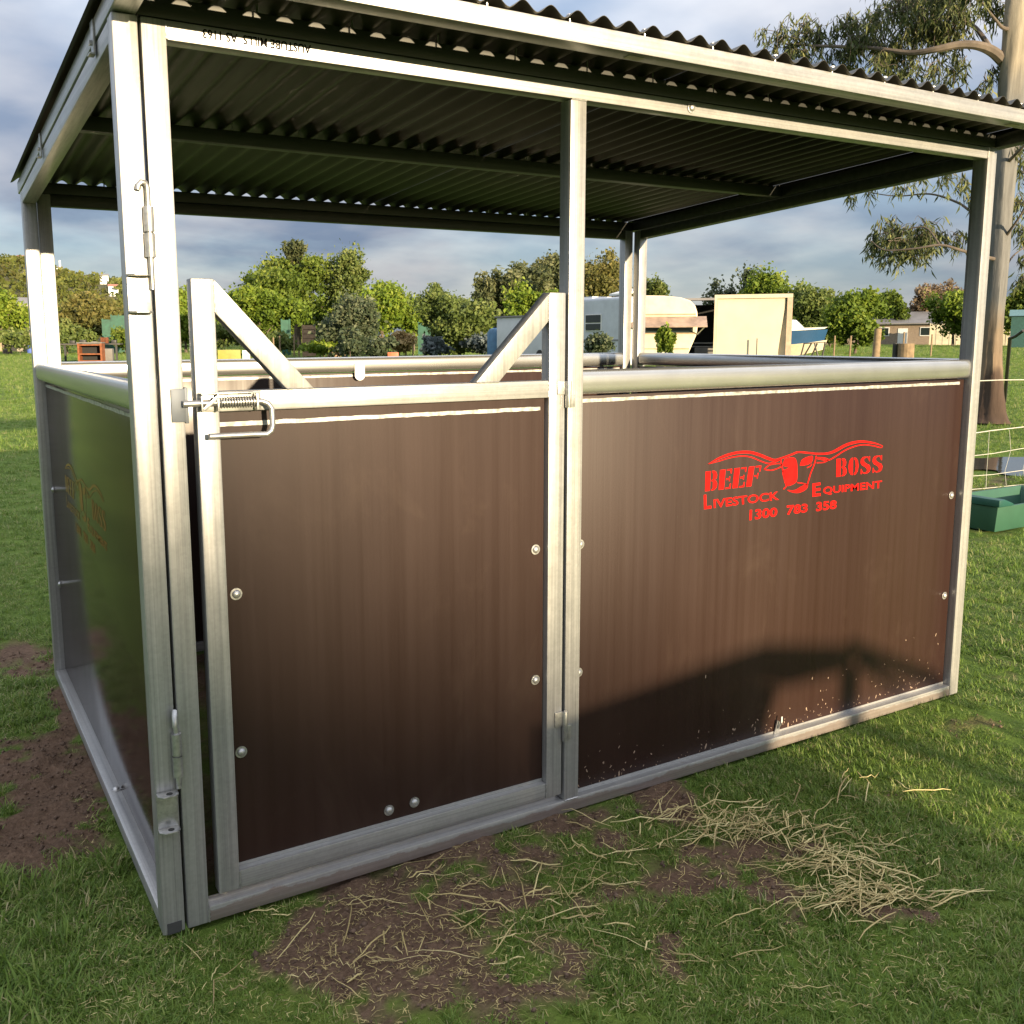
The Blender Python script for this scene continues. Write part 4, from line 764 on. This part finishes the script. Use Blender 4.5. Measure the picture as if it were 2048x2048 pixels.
# ------------------------------------------------------------------ gum tree at right
TD = 16.9
tb_ = on_z(1983, 829); t = thing('gum_tree', (tb_.x, tb_.y, 0), 'tall gum tree with bare grey trunk behind the right front post', 'tree')
def tp(u, v, dd=0): return at(u, v, TD+dd)
tr = [(1983, 845, 31), (1983, 828, 25), (1984, 780, 19.5), (1984, 712, 17), (1986, 658, 16.5), (1995, 542, 17), (2004, 387, 18.5), (2013, 280, 19), (2022, 170, 20), (2034, 57, 22), (2044, -60, 21), (2062, -260, 16), (2075, -480, 10)]
P = smooth([tuple(tp(u, v)) for u, v, r_ in tr], 7); rr = np.interp(np.linspace(0, 1, len(P)), np.linspace(0, 1, len(tr)), [r_*TD/FPX*.98 for *_, r_ in tr])
m = MB(); seg = 30; V = []; 
for i, (p, r_) in enumerate(zip(P, rr)):
    for k in range(seg):
        a = 2*math.pi*k/seg; q = 1+.07*math.sin(3*a+i*.08)+.05*math.sin(7*a+1.3*math.sin(i*.15))+.035*(random.random()-.5)
        V.append((p[0]+math.cos(a)*r_*q, p[1]+math.sin(a)*r_*q, p[2]))
m.add(V, [(i*seg+k, i*seg+(k+1) % seg, (i+1)*seg+(k+1) % seg, (i+1)*seg+k) for i in range(len(P)-1) for k in range(seg)])
g = G('gum_bark'); geo = g.n('ShaderNodeNewGeometry'); sx = g.n('ShaderNodeSeparateXYZ'); g.l(geo.outputs['Position'], sx.inputs[0])
st = g.noise(g.coords((5, 5, .6)), 1.6, 6, .65); fi = g.noise(g.coords((22, 22, 2)), 1.6, 5, .65); wob = g.noise(g.coords((2, 2, 1)), 1.2, 3, .5)
zz = g.n('ShaderNodeMath', operation='MULTIPLY_ADD'); g.l(wob, zz.inputs[0]); zz.inputs[1].default_value = 1.1; g.l(sx.outputs['Z'], zz.inputs[2])
mr = g.n('ShaderNodeMapRange'); g.l(zz.outputs[0], mr.inputs[0]); mr.inputs[1].default_value = 0; mr.inputs[2].default_value = 9
zone = g.ramp(mr.outputs[0], [(.0, (.060, .036, .024)), (.135, (.075, .045, .030)), (.150, (.22, .155, .10)), (.225, (.19, .145, .10)), (.27, (.150, .148, .146)), (.60, (.165, .162, .155)), (.66, (.30, .26, .20)), (.85, (.40, .35, .27))])
c = g.mix(.65, zone, g.ramp(st, [(.3, .45), (.62, 1.05)]), 'MULTIPLY'); c = g.mix(.4, c, g.ramp(fi, [(.3, .5), (.6, 1.05)]), 'MULTIPLY')
g.set(Base_Color=c, Roughness=.85); g.bump(st, .5, .03); m.build('trunk', g.mat, t, smooth=True)
BR = flat('gum_branch_bark', (.12, .095, .075), .85, 0, .4, 8)
def branch(pts, r0, r1, name='branch'):
    Q = smooth([tuple(tp(*p)) for p in pts], 6); n = len(Q); return MB().tube(Q, list(np.linspace(r0, r1, n)), 8).build(name, BR, t, smooth=True)
branch([(2012, 128, 0), (1985, 103, -.2), (1954, 91, -.4), (1915, 90, -.5), (1870, 99, -.6), (1820, 106, -.5), (1740, 96, -.3), (1640, 92, 0), (1570, 88, .2)], .085, .012)
branch([(1985, 103, -.2), (1955, 60, .1), (1935, 45, .3), (1880, 10, .5), (1800, 0, .6)], .040, .010); branch([(2025, 60, 0), (2005, 55, -.3), (1990, 38, -.5), (1960, 0, -.6)], .035, .010)
branch([(2000, 520, 0), (1960, 512, -.4), (1920, 500, -.7), (1880, 490, -.8), (1830, 497, -.8), (1770, 500, -.7), (1740, 480, -.6)], .030, .006); branch([(2004, 420, 0), (1950, 425, .3), (1915, 405, .5), (1860, 388, .6), (1790, 392, .7), (1710, 380, .8)], .028, .005)
branch([(1880, 490, -.8), (1850, 455, -.6), (1800, 462, -.5), (1755, 470, -.4)], .014, .004); branch([(2010, 330, 0), (2040, 300, -.4), (2080, 260, -.6)], .03, .01); branch([(2006, 480, 0), (2035, 440, -.3), (2060, 400, -.4)], .025, .008); branch([(1990, 590, 0), (2020, 520, .3), (2055, 490, .5)], .02, .006)
CL = [(1560,75,38,70),(1600,60,34,60),(1580,100,34,60),(1640,75,34,70),(1610,110,30,50),(1690,60,36,90),(1720,85,36,110),(1690,115,32,80),(1750,50,36,100),(1770,95,34,90),(1800,20,50,150),(1830,60,48,150),(1870,40,50,160),(1890,75,38,110),(1850,0,50,130),(1910,20,44,120),(1790,110,30,80),(1760,128,26,60),(1900,-30,60,120),(1830,-40,60,120),(1800,150,34,45),(1850,140,34,50),(1900,150,30,40),(1920,125,26,30),(1980,10,30,60),(1950,-10,40,90),(2005,25,18,30),
      (1990,150,22,25),(1970,165,20,22),(1790,470,42,120),(1830,485,36,110),(1760,500,28,60),(1750,478,20,35),(1850,465,34,80),(1810,505,30,60),(1880,480,26,50),(1915,470,22,30),(1780,520,18,20),(1895,345,26,30),(1925,365,22,26),(1840,360,26,20),(1800,380,22,16),(1740,385,16,12),(1700,392,12,12),(1935,395,14,12),(2042,410,26,50),(2046,340,24,45),(2036,300,18,30),(2044,470,24,40),(2040,520,16,20),(2046,560,14,16),(2030,250,16,20)]
LV = []; LF = []; LT = []; tw = MB(); rg = np.random.default_rng(33)
for u, v, rp_, n in CL:
    dz = rg.normal(0, .45); c = np.array(tp(u, v, dz)); R_ = rp_*TD/FPX; n = int(n*2.5)
    for k in range(max(3, n//9)):                      # twigs, each with drooping leaves along it
        d0 = rg.normal(size=3); d0 /= np.linalg.norm(d0); s = c-d0*R_*.2+rg.normal(size=3)*R_*.25; e1 = s+d0*R_*rg.uniform(.5, .95)+np.array([0, 0, .05]); e2 = e1+d0*R_*.2-np.array([0, 0, rg.uniform(.06, .22)])
        Q = smooth([s, (s+e1)/2+rg.normal(size=3)*.03, e1, e2], 3); tw.tube(Q, list(np.linspace(.006, .002, len(Q))), 4, cap=False)
        for j in range(9+int(rg.integers(0, 3))):
            q = Q[int(rg.integers(2, len(Q)))]+rg.normal(size=3)*.03; L_ = rg.uniform(.11, .22); w_ = rg.uniform(.010, .018)
            dd = np.array([rg.normal()*.55, rg.normal()*.55, -1.0]); dd /= np.linalg.norm(dd); sdv = np.cross(dd, rg.normal(size=3)); sdv /= np.linalg.norm(sdv); bend = np.cross(sdv, dd)*L_*rg.uniform(-.25, .25)
            o = len(LV); LV += [q, q+dd*L_*.4+sdv*w_+bend, q+dd*L_, q+dd*L_*.4-sdv*w_+bend]; LF.append((o, o+1, o+2, o+3)); LT.append(rg.uniform(0, 1)*.75+(.25 if rg.random() > .6 else 0))
tw.build('twigs', BR, t); npmesh('crown', np.array(LV), np.array(LF), LM['euc'], t, np.array(LT))

# ------------------------------------------------------------------ wire fence, picket, trough and puddle at right
WIRE = flat('pale_fence_wire', (.62, .60, .52), .5, .3, .2, 20); t = thing('wire_fence', (8, 2.9, 0), 'pale wire mesh fence right of the stable', 'fence')
for z, r_ in ((.02, .0032), (.15, .0030), (.34, .0034), (.535, .0048), (.98, .0046)):
    MB().tube([(3.4+i*.5, 2.9+.02*math.sin(i*1.7+z*9), z+.012*math.sin(i*1.1+z*5)) for i in range(20)], r_, 5, cap=False).build('wire', WIRE, t, smooth=True)
random.seed(4)
for i in range(30):
    x = 3.5+i*.31; MB().tube([(x, 2.9, .02), (x+random.uniform(-.05, .05), 2.91, .15), (x+random.uniform(-.05, .05), 2.9, .34), (x+random.uniform(-.02, .02), 2.9, .53)], .0022, 4, cap=False).build('stay_wire', WIRE, t)
for x in (3.4, 12.9): MB().tube([(x, 2.9, -.1), (x, 2.9, 1.2)], .03, 8).build('picket', M['black'], t)
o = on_z(2009, 806); t = thing('star_picket', o, 'black steel picket with stay right of the gum trunk', 'post'); p2 = at(2020, 676, 20.2)
MB().tube([o, p2], .032, 6).build('picket', M['black'], t); MB().tube([at(2018, 678, 20.2), at(2032, 672, 20.0), at(2047, 661, 19.8)], .028, 6).build('stay', M['black'], t)
pc = on_z(2030, 931); m = MB(); n = 40; V = [(pc.x+math.cos(2*math.pi*k/n)*(1.0+.28*math.sin(3*k*.157+1)+.12*math.sin(k*1.1)), pc.y+math.sin(2*math.pi*k/n)*(.62+.16*math.sin(k*.47+2)+.07*math.sin(k*1.3)), .014) for k in range(n)]
m.add(V, [tuple(range(n))]); g = G('puddle_water'); g.set(Base_Color=(.05, .045, .035), Roughness=.06, IOR=1.33); g.bump(g.noise(g.coords((1, 1, 1)), 14, 3), .06, .01); tag(m.build('puddle', g.mat), kind='structure')
GT = flat('green_plastic_trough', (.030, .095, .060), .45, 0, .15, 5); c0 = on_z(1992, 1067); x0, y0 = c0.x, c0.y
t = thing('feed_trough', (x0+.5, y0+.3, 0), 'green plastic feed trough on the grass right of the stable', 'trough')
m = MB(); x1, y1, h = x0+1.15, y0+.52, .185; o1 = .03
def ring(z, g_): return [(x0-g_, y0-g_, z), (x1+g_, y0-g_, z), (x1+g_, y1+g_, z), (x0-g_, y1+g_, z)]
V = ring(0, -.03)+ring(h, .0)+ring(h, -.025)+ring(.03, -.055); m.add(V, [(3, 2, 1, 0), (12, 13, 14, 15)]+[(a*4+k, a*4+(k+1) % 4, (a+1)*4+(k+1) % 4, (a+1)*4+k) for a in range(3) for k in range(4)]); m.build('tub', GT, t, .006)
m = MB(); m.prism([(x0-.01, y0-.015, h+.003), (x0+.18, y0-.015, h+.003), (x0+.16, y0-.015, h+.02), (x0+.06, y0-.015, h+.055), (x0-.01, y0-.015, h+.055)], (0, .55, 0)); m.build('float_cover', flat('teal_plastic', (.015, .08, .065), .4), t, .008)

# ------------------------------------------------------------------ trees behind the photographer, and an added caster for the panel shadow
def sh(x, z, d): return (x+.08*d, .03-d, z+.145*d)
d = 9.0
CV = flat('caster_green', (.05, .07, .05), .8, 0, .2, 3); ex = Vector((.08, -1, .145))*1.5
cn_ = thing('shadow_caster', (2.0, -d-.7, 0), 'added unseen shape behind the photographer, outlined to cast the right panel shadow', 'shadow caster')  # unseen and added: outline projected back along the sun for the panel shadow
def pr_(pts, name, dep=ex): MB().prism([sh(x, z, d) for x, z in pts], dep).build(name, CV, cn_)
pr_([(1.02, .306), (1.18, .31), (1.95, .37), (2.37, .293), (2.41, .20), (2.33, .20), (2.05, .20), (1.9, .24), (1.2, .18), (1.02, .17)], 'caster_top')
gz_ = -.145*d
pr_([(1.02, .169), (1.2, .179), (1.9, .239), (2.02, .20), (1.98, .10), (1.94, gz_), (1.02, gz_)], 'caster_side', Vector((.004, -.05, .007)))
for a, b, w_ in (((2.37, .292), (2.92, .05), .030), ((2.43, .225), (2.72, .04), .020), ((2.39, .199), (2.39, gz_), .05), ((2.92, .05), (2.92, gz_), .03)): MB().tube([sh(*a, d), sh(*b, d)], w_, 8).build('caster_bar', M['black'], cn_)
def shade_tree(label, sx_, sz_, hw, yy, pal, n, seed):      # full, flat topped crown whose shadow reaches height sz_ on the stable front
    top_ = sz_-.145*yy; b = Vector((sx_-.08*yy, yy, 0)); t = thing('shade_tree', b, label, 'tree', 'trees behind the photographer'); r_ = np.random.default_rng(seed)
    q = r_.uniform(-1, 1, (n*2, 3)); q = q[(np.abs(q)**4).sum(1) < 1][:n]; q[:, 2] += .06*np.sin(q[:, 0]*7+seed)*np.clip(q[:, 2], 0, 1)
    V, F = leaves(np.array([b.x, b.y, top_/2+.3])+q*np.array([hw, hw*.8, top_/2-.3]), .55); npmesh('crown', V, F, LM[pal], t, r_.uniform(0, 1, len(F)))
    m = MB(); m.tube([b-Vector((0, 0, .2)), b+Vector((0, 0, top_*.4)), b+Vector((.2, 0, top_*.8))], [.4, .3, .1], 9)
    for k in range(8): e_ = b+Vector((r_.uniform(-.8, .8)*hw, r_.uniform(-.6, .6)*hw, top_*r_.uniform(.5, .9))); m.tube([b+Vector((0, 0, top_*.3)), b.lerp(e_, .5)+Vector((0, 0, top_*.15)), e_], [.15, .1, .03], 6)
    m.build('trunk', BARK, t, smooth=True)
shade_tree('dense tree behind the photographer shading the gate foot', -.65, .90, 2.35, -92, 'dark', 16000, 1)
shade_tree('olive tree behind the photographer shading the lawn at left', -5.4, 1.3, 2.4, -95, 'olive', 14000, 2)
shade_tree('dark tree behind the photographer shading the left paddock', -10.5, 1.7, 2.7, -98, 'dark', 12000, 3)

# ------------------------------------------------------------------ grass, straw and soil
GM = G('grass_blade'); oi = GM.n('ShaderNodeObjectInfo'); a_ = GM.n('ShaderNodeAttribute'); a_.attribute_name = 'tint'
mixf = GM.n('ShaderNodeMath', operation='MULTIPLY_ADD'); GM.l(oi.outputs['Random'], mixf.inputs[0]); mixf.inputs[1].default_value = .45; hal = GM.n('ShaderNodeMath', operation='MULTIPLY'); GM.l(a_.outputs['Fac'], hal.inputs[0]); hal.inputs[1].default_value = .55; GM.l(hal.outputs[0], mixf.inputs[2])
gc = GM.ramp(mixf.outputs[0], [(.0, (.075, .130, .022)), (.28, (.135, .225, .036)), (.58, (.210, .310, .056)), (.74, (.31, .36, .100)), (.86, (.46, .42, .21)), (1., (.54, .46, .26))])
GM.set(Base_Color=gc, Roughness=.5, Specular_IOR_Level=.35); trn = GM.n('ShaderNodeBsdfTranslucent'); GM.l(gc, trn.inputs['Color']); ms = GM.n('ShaderNodeMixShader'); ms.inputs[0].default_value = .42
GM.l(GM.b.outputs[0], ms.inputs[1]); GM.l(trn.outputs[0], ms.inputs[2]); GM.l(ms.outputs[0], GM.out.inputs[0])
protos = bpy.data.collections.new('grass_clumps')
def clump(seed, nb, rad, hmin, hmax, wid, curl):
    r = np.random.default_rng(seed); V = []; F = []; T_ = []
    for i in range(nb):
        a = r.uniform(0, 6.283); q = rad*math.sqrt(r.uniform()); p = np.array([q*math.cos(a), q*math.sin(a), -.004]); h = r.uniform(hmin, hmax); th = r.uniform(0, 6.283); d = np.array([math.cos(th), math.sin(th), 0]); s = np.array([-d[1], d[0], 0])
        w = wid*r.uniform(.6, 1.2); cu = curl*r.uniform(.2, 1.3); o = len(V); pts = []
        ang = r.uniform(.0, .95); pos = p.copy(); st_ = h/4
        for k in range(5):
            pts.append(pos.copy()); pos = pos+(d*math.sin(ang)+np.array([0, 0, math.cos(ang)]))*st_; ang += cu*.5; pos[2] = max(pos[2], .002)
        for k, ww in enumerate((.8, 1., .85, .55)): V += [pts[k]-s*w*ww/2, pts[k]+s*w*ww/2]
        V.append(pts[4]); tv = r.uniform(0, 1)
        for k in range(3): F.append((o+2*k, o+2*k+1, o+2*k+3, o+2*k+2)); T_.append(tv)
        F.append((o+6, o+7, o+8)); T_.append(tv)
    me = bpy.data.meshes.new('grass_clump'); me.from_pydata([tuple(v) for v in V], [], F); me.update(); at2 = me.attributes.new('tint', 'FLOAT', 'FACE'); at2.data.foreach_set('value', np.array(T_, np.float32)); me.materials.append(GM.mat)
    o_ = bpy.data.objects.new('grass_clump', me); protos.objects.link(o_)
for s in range(4): clump(s, 30, .032, .014, .038, .0028, .95)
for s in range(2): clump(10+s, 20, .022, .022, .055, .0032, .75)
for s in range(2): clump(20+s, 26, .038, .010, .034, .0024, 1.5)
def in_view(x, y, z=0, mu=160, mv=120):
    dx = x-CAM.x; dy = y-CAM.y; dz = z-CAM.z; w = dx*FW.x+dy*FW.y+dz*FW.z; ok = w > .3; w = np.where(ok, w, 1)
    u = PPX+FPX*(dx*RT.x+dy*RT.y+dz*RT.z)/w; v = PPY-FPX*(dx*UP.x+dy*UP.y+dz*UP.z)/w
    return ok & (u > -mu) & (u < 2048+mu) & (v < 2048+mv)
def hidden(x, y):                                      # ground that the stable's own panels cover
    dx = x-CAM.x; dy = y-CAM.y; w = dx*FW.x+dy*FW.y-CAM.z*FW.z; u = PPX+FPX*(dx*RT.x+dy*RT.y-CAM.z*RT.z)/w; v = PPY-FPX*(dx*UP.x+dy*UP.y-CAM.z*UP.z)/w
    return (y > 3.2) & (u > 260) & (u < 1780) & (v > 735)
def scatter(x0, x1, y0, y1, dens, smin, smax, rseed, view=True, dmax=None, dmin=0):
    r = np.random.default_rng(rseed); n = int((x1-x0)*(y1-y0)*dens); x = r.uniform(x0, x1, n); y = r.uniform(y0, y1, n)
    if view: k = in_view(x, y) & ~hidden(x, y); x, y = x[k], y[k]
    dd = np.hypot(x-CAM.x, y-CAM.y); k = (dd >= dmin) & ((dd < dmax) if dmax else True); x, y = x[k], y[k]
    k = ~((x > -.075) & (x < 3.07) & (y > -.004) & (y < 2.1)); x, y = x[k], y[k]
    k = ~((x > x_tr0-.03) & (x < x_tr0+1.2) & (y > y_tr0-.03) & (y < y_tr0+.56)) ; x, y = x[k], y[k]
    k = ((x-pc.x)/1.05)**2+((y-pc.y)/.68)**2 > 1; x, y = x[k], y[k]
    d = dirt(x, y); thin = fbm(x, y, 77, 2.3, 3); k = r.uniform(size=len(x)) > np.clip(d*1.0, 0, .965)+np.clip((.47-thin)*2.4, 0, .75); x, y, d = x[k], y[k], d[k]
    z = gheight(x, y, d); sc_ = r.uniform(smin, smax, len(x))*(.45+.85*fbm(x, y, 88, 1.6, 4))*(1-.45*np.clip(d*1.5, 0, 1))
    return np.stack([x, y, z], 1), r.uniform(0, 6.283, len(x)), sc_, r.integers(0, 8, len(x))
x_tr0, y_tr0 = c0.x, c0.y
A = [scatter(-1.1, .0, -.75, .8, 700, 1.3, 2.0, 11, dmax=3.6), scatter(-1.6, 4.2, -1.7, 3.0, 2300, .75, 1.25, 1, dmax=3.6), scatter(-2.5, 9, -1.5, 6.5, 900, .9, 1.45, 2, dmin=3.6, dmax=7.2), scatter(-3, 14, 0, 12, 330, 1.1, 1.9, 3, dmin=7.2, dmax=12), scatter(-4, 26, 4, 24, 110, 1.5, 2.6, 4, dmin=12, dmax=24), scatter(-4, 60, 8, 62, 26, 2.4, 3.6, 5, dmin=24, dmax=62), scatter(-8, 125, 20, 135, 6, 4., 6.5, 6, dmin=62, dmax=135)]

PT = np.concatenate([a[0] for a in A]); RO = np.concatenate([a[1] for a in A]); SCL = np.concatenate([a[2] for a in A]); IX = np.concatenate([a[3] for a in A])
me = bpy.data.meshes.new('grass'); me.vertices.add(len(PT)); me.vertices.foreach_set('co', PT.astype(np.float32).ravel()); me.update()
q = me.attributes.new('rz', 'FLOAT', 'POINT'); q.data.foreach_set('value', RO.astype(np.float32)); q = me.attributes.new('sc', 'FLOAT', 'POINT'); q.data.foreach_set('value', SCL.astype(np.float32)); q = me.attributes.new('ix', 'INT', 'POINT'); q.data.foreach_set('value', IX.astype(np.int32))
gobj = tag(link('grass', me), 'short curly grass covering the paddock', kind='stuff')
ng = bpy.data.node_groups.new('grass_scatter', 'GeometryNodeTree'); ng.interface.new_socket('Geometry', in_out='INPUT', socket_type='NodeSocketGeometry'); ng.interface.new_socket('Geometry', in_out='OUTPUT', socket_type='NodeSocketGeometry')
gi = ng.nodes.new('NodeGroupInput'); gout = ng.nodes.new('NodeGroupOutput'); ci = ng.nodes.new('GeometryNodeCollectionInfo'); ci.inputs['Collection'].default_value = protos; ci.inputs['Separate Children'].default_value = True; ci.inputs['Reset Children'].default_value = True
iop = ng.nodes.new('GeometryNodeInstanceOnPoints'); iop.inputs['Pick Instance'].default_value = True
def attr(nm, ty):
    n_ = ng.nodes.new('GeometryNodeInputNamedAttribute'); n_.data_type = ty; n_.inputs['Name'].default_value = nm; return n_.outputs[0]
cbx = ng.nodes.new('ShaderNodeCombineXYZ'); ng.links.new(attr('rz', 'FLOAT'), cbx.inputs['Z'])
ng.links.new(gi.outputs[0], iop.inputs['Points']); ng.links.new(ci.outputs[0], iop.inputs['Instance']); ng.links.new(attr('ix', 'INT'), iop.inputs['Instance Index']); ng.links.new(cbx.outputs[0], iop.inputs['Rotation']); ng.links.new(attr('sc', 'FLOAT'), iop.inputs['Scale'])
ng.links.new(iop.outputs[0], gout.inputs[0]); gobj.modifiers.new('scatter', 'NODES').node_group = ng

# straw
SG = G('straw'); a_ = SG.n('ShaderNodeAttribute'); a_.attribute_name = 'tint'; SG.set(Base_Color=SG.ramp(a_.outputs['Fac'], [(0., (.28, .20, .09)), (.5, (.58, .47, .20)), (1., (.80, .69, .34))]), Roughness=.5)
r = np.random.default_rng(5); V = []; F = []; TT = []
def straw(x, y, ang, L_, rad, lift):
    n = 6; p = []; h = ang; kink = r.uniform(-.8, .8) if r.uniform() < .22 else 0; cu = r.normal(0, .035); px_, py_ = x, y
    zb_ = zg(x, y)+lift; zs = [zb_+abs(r.normal(0, .006))+L_*.04*math.sin(math.pi*k/(n-1)) for k in range(n)]
    for k in range(n):
        p.append((px_, py_, zs[k])); h += cu+(kink if k == n//2 else 0); px_ += math.cos(h)*L_/(n-1); py_ += math.sin(h)*L_/(n-1)
    if any(-.08 < q_[0] < 3.07 and -.006 < q_[1] < 2.1 for q_ in p): return
    o = len(V); tv = r.beta(1.6, 1.4); roll = r.normal(0, .5)
    for k in range(n):
        t_ = Vector(p[min(k+1, n-1)])-Vector(p[max(k-1, 0)]); t_.normalize(); s_ = t_.cross(Vector((0, 0, 1))).normalized(); tp_ = (.55, 1, 1, .95, .85, .45)[k]; u_ = (Vector((0, 0, 1))*math.cos(roll)+s_*math.sin(roll))*rad*.28; s_ = (s_*math.cos(roll)-Vector((0, 0, 1))*math.sin(roll))*rad*tp_; c = Vector(p[k])
        V.extend([tuple(c+s_), tuple(c+u_), tuple(c-s_), tuple(c-u_)])
    for k in range(n-1):
        for e_ in range(4): F.append((o+k*4+e_, o+k*4+(e_+1) % 4, o+(k+1)*4+(e_+1) % 4, o+(k+1)*4+e_)); TT.append(tv)
for u, v, ru, rv, n, a0, lf in ((1440,1640,110,24,150,.55,.030),(1540,1668,110,22,110,.5,.030),(1650,1715,90,34,120,-.2,.028),(1715,1775,80,40,110,-.6,.028),(1690,1810,110,26,80,.3,.026),(1790,1812,80,22,50,.4,.024),(1270,1700,90,40,30,0,.014),(940,1750,150,60,36,.2,.012),(1050,1830,120,60,40,.8,.012),(900,1870,160,80,34,.4,.012),(700,1850,160,80,26,.3,.012),(1150,1790,100,70,26,.2,.014),(1720,1570,160,30,12,.6,.035),(1300,1900,320,80,20,.2,.02),(600,1960,220,60,14,.3,.02),(1850,1700,120,120,10,.4,.035),(560,1800,80,30,6,.5,.02),(1100,1600,90,20,12,.2,.02)):
    for i in range(int(n*.75)):
        q_ = on_z(u+r.normal()*ru*.62, v+r.normal()*rv*.62); straw(q_.x, q_.y, a0+r.normal(0, .75)+(math.pi if r.uniform() < .5 else 0)-.5, float(np.clip(r.lognormal(-2.6, .5), .015, .22)), r.uniform(.0010, .0025), lf*r.uniform(.3, 1.1))
tag(npmesh('loose_straw', np.array(V), np.array(F), SG.mat, None, np.array(TT)), 'loose yellow straw scattered on the ground before the panels', kind='stuff')
# soil clods on the bare patches
r = np.random.default_rng(9); x = r.uniform(-1.4, 3.5, 60000); y = r.uniform(-1.6, 2.5, 60000); k = in_view(x, y) & ~((x > -.075) & (x < 3.07) & (y > -.02) & (y < 2.1)); x, y = x[k], y[k]; d_ = dirt(x, y); k = r.uniform(size=len(x)) < d_*.8; x, y, d_ = x[k], y[k], d_[k]; z = gheight(x, y, d_); n = len(x)
s = np.minimum(np.exp(r.normal(math.log(.0028), .5, n)), .009); ico = np.array([(1,0,0),(-1,0,0),(0,1,0),(0,-1,0),(0,0,1),(0,0,-1)], float); fc_ = np.array([(0,2,4),(2,1,4),(1,3,4),(3,0,4),(2,0,5),(1,2,5),(3,1,5),(0,3,5)])
Vv = (ico[None]*r.uniform(.6, 1.35, (n, 6, 1))*s[:, None, None]+np.stack([x, y, z+s*.4], 1)[:, None]).reshape(-1, 3); Ff = (fc_[None]+np.arange(n)[:, None, None]*6).reshape(-1, 3)
CG = G('soil_clod'); nn_ = CG.noise(CG.coords((1, 1, 1)), 40, 4, .6); CG.set(Base_Color=CG.ramp(nn_, [(.3, (.080, .050, .034)), (.7, (.185, .122, .084))]), Roughness=.95)
tag(npmesh('soil_crumbs', Vv, Ff, CG.mat), 'crumbs of brown soil on the bare patches', kind='stuff')

# short dry fibres trodden into soil and turf
r = np.random.default_rng(15); n = 9000; u_ = r.uniform(150, 1950, n); v_ = 1560+r.beta(1.3, 1.2, n)*480; qx = []; 
P_ = np.array([tuple(on_z(a, b)) for a, b in zip(u_, v_)]); x, y = P_[:, 0], P_[:, 1]; d_ = dirt(x, y); k = ~((x > -.09) & (x < 3.08) & (y > -.012)) & (r.uniform(size=n) < .35+.65*d_); x, y, d_ = x[k], y[k], d_[k]; n = len(x); z = gheight(x, y, d_)+r.uniform(.001, .006, n)+.014*(1-np.clip(d_*1.5, 0, 1))
a = r.uniform(0, 6.283, n); L_ = np.clip(r.lognormal(-4.2, .5, n), .005, .05); w_ = r.uniform(.0004, .0011, n); dx, dy = np.cos(a), np.sin(a); b_ = r.normal(0, .25, n)*L_
C_ = np.stack([x, y, z], 1); T_ = np.stack([dx, dy, r.normal(0, .15, n)], 1)*L_[:, None]*.5; S_ = np.stack([-dy, dx, np.zeros(n)], 1); B_ = S_*b_[:, None]; S_ = S_*w_[:, None]
Vv = np.stack([C_-T_-S_*.5, C_+B_-S_, C_+T_-S_*.4, C_+T_+S_*.4, C_+B_+S_, C_-T_+S_*.5], 1).reshape(-1, 3); o_ = np.arange(n)[:, None]*6; Ff = np.concatenate([o_+np.array([[0, 1, 4, 5]]), o_+np.array([[1, 2, 3, 4]])]); tt = r.uniform(0, .75, n)
tag(npmesh('dry_chaff', Vv, Ff, SG.mat, None, np.concatenate([tt, tt])), 'short dry chaff trodden into the soil and turf', kind='stuff')
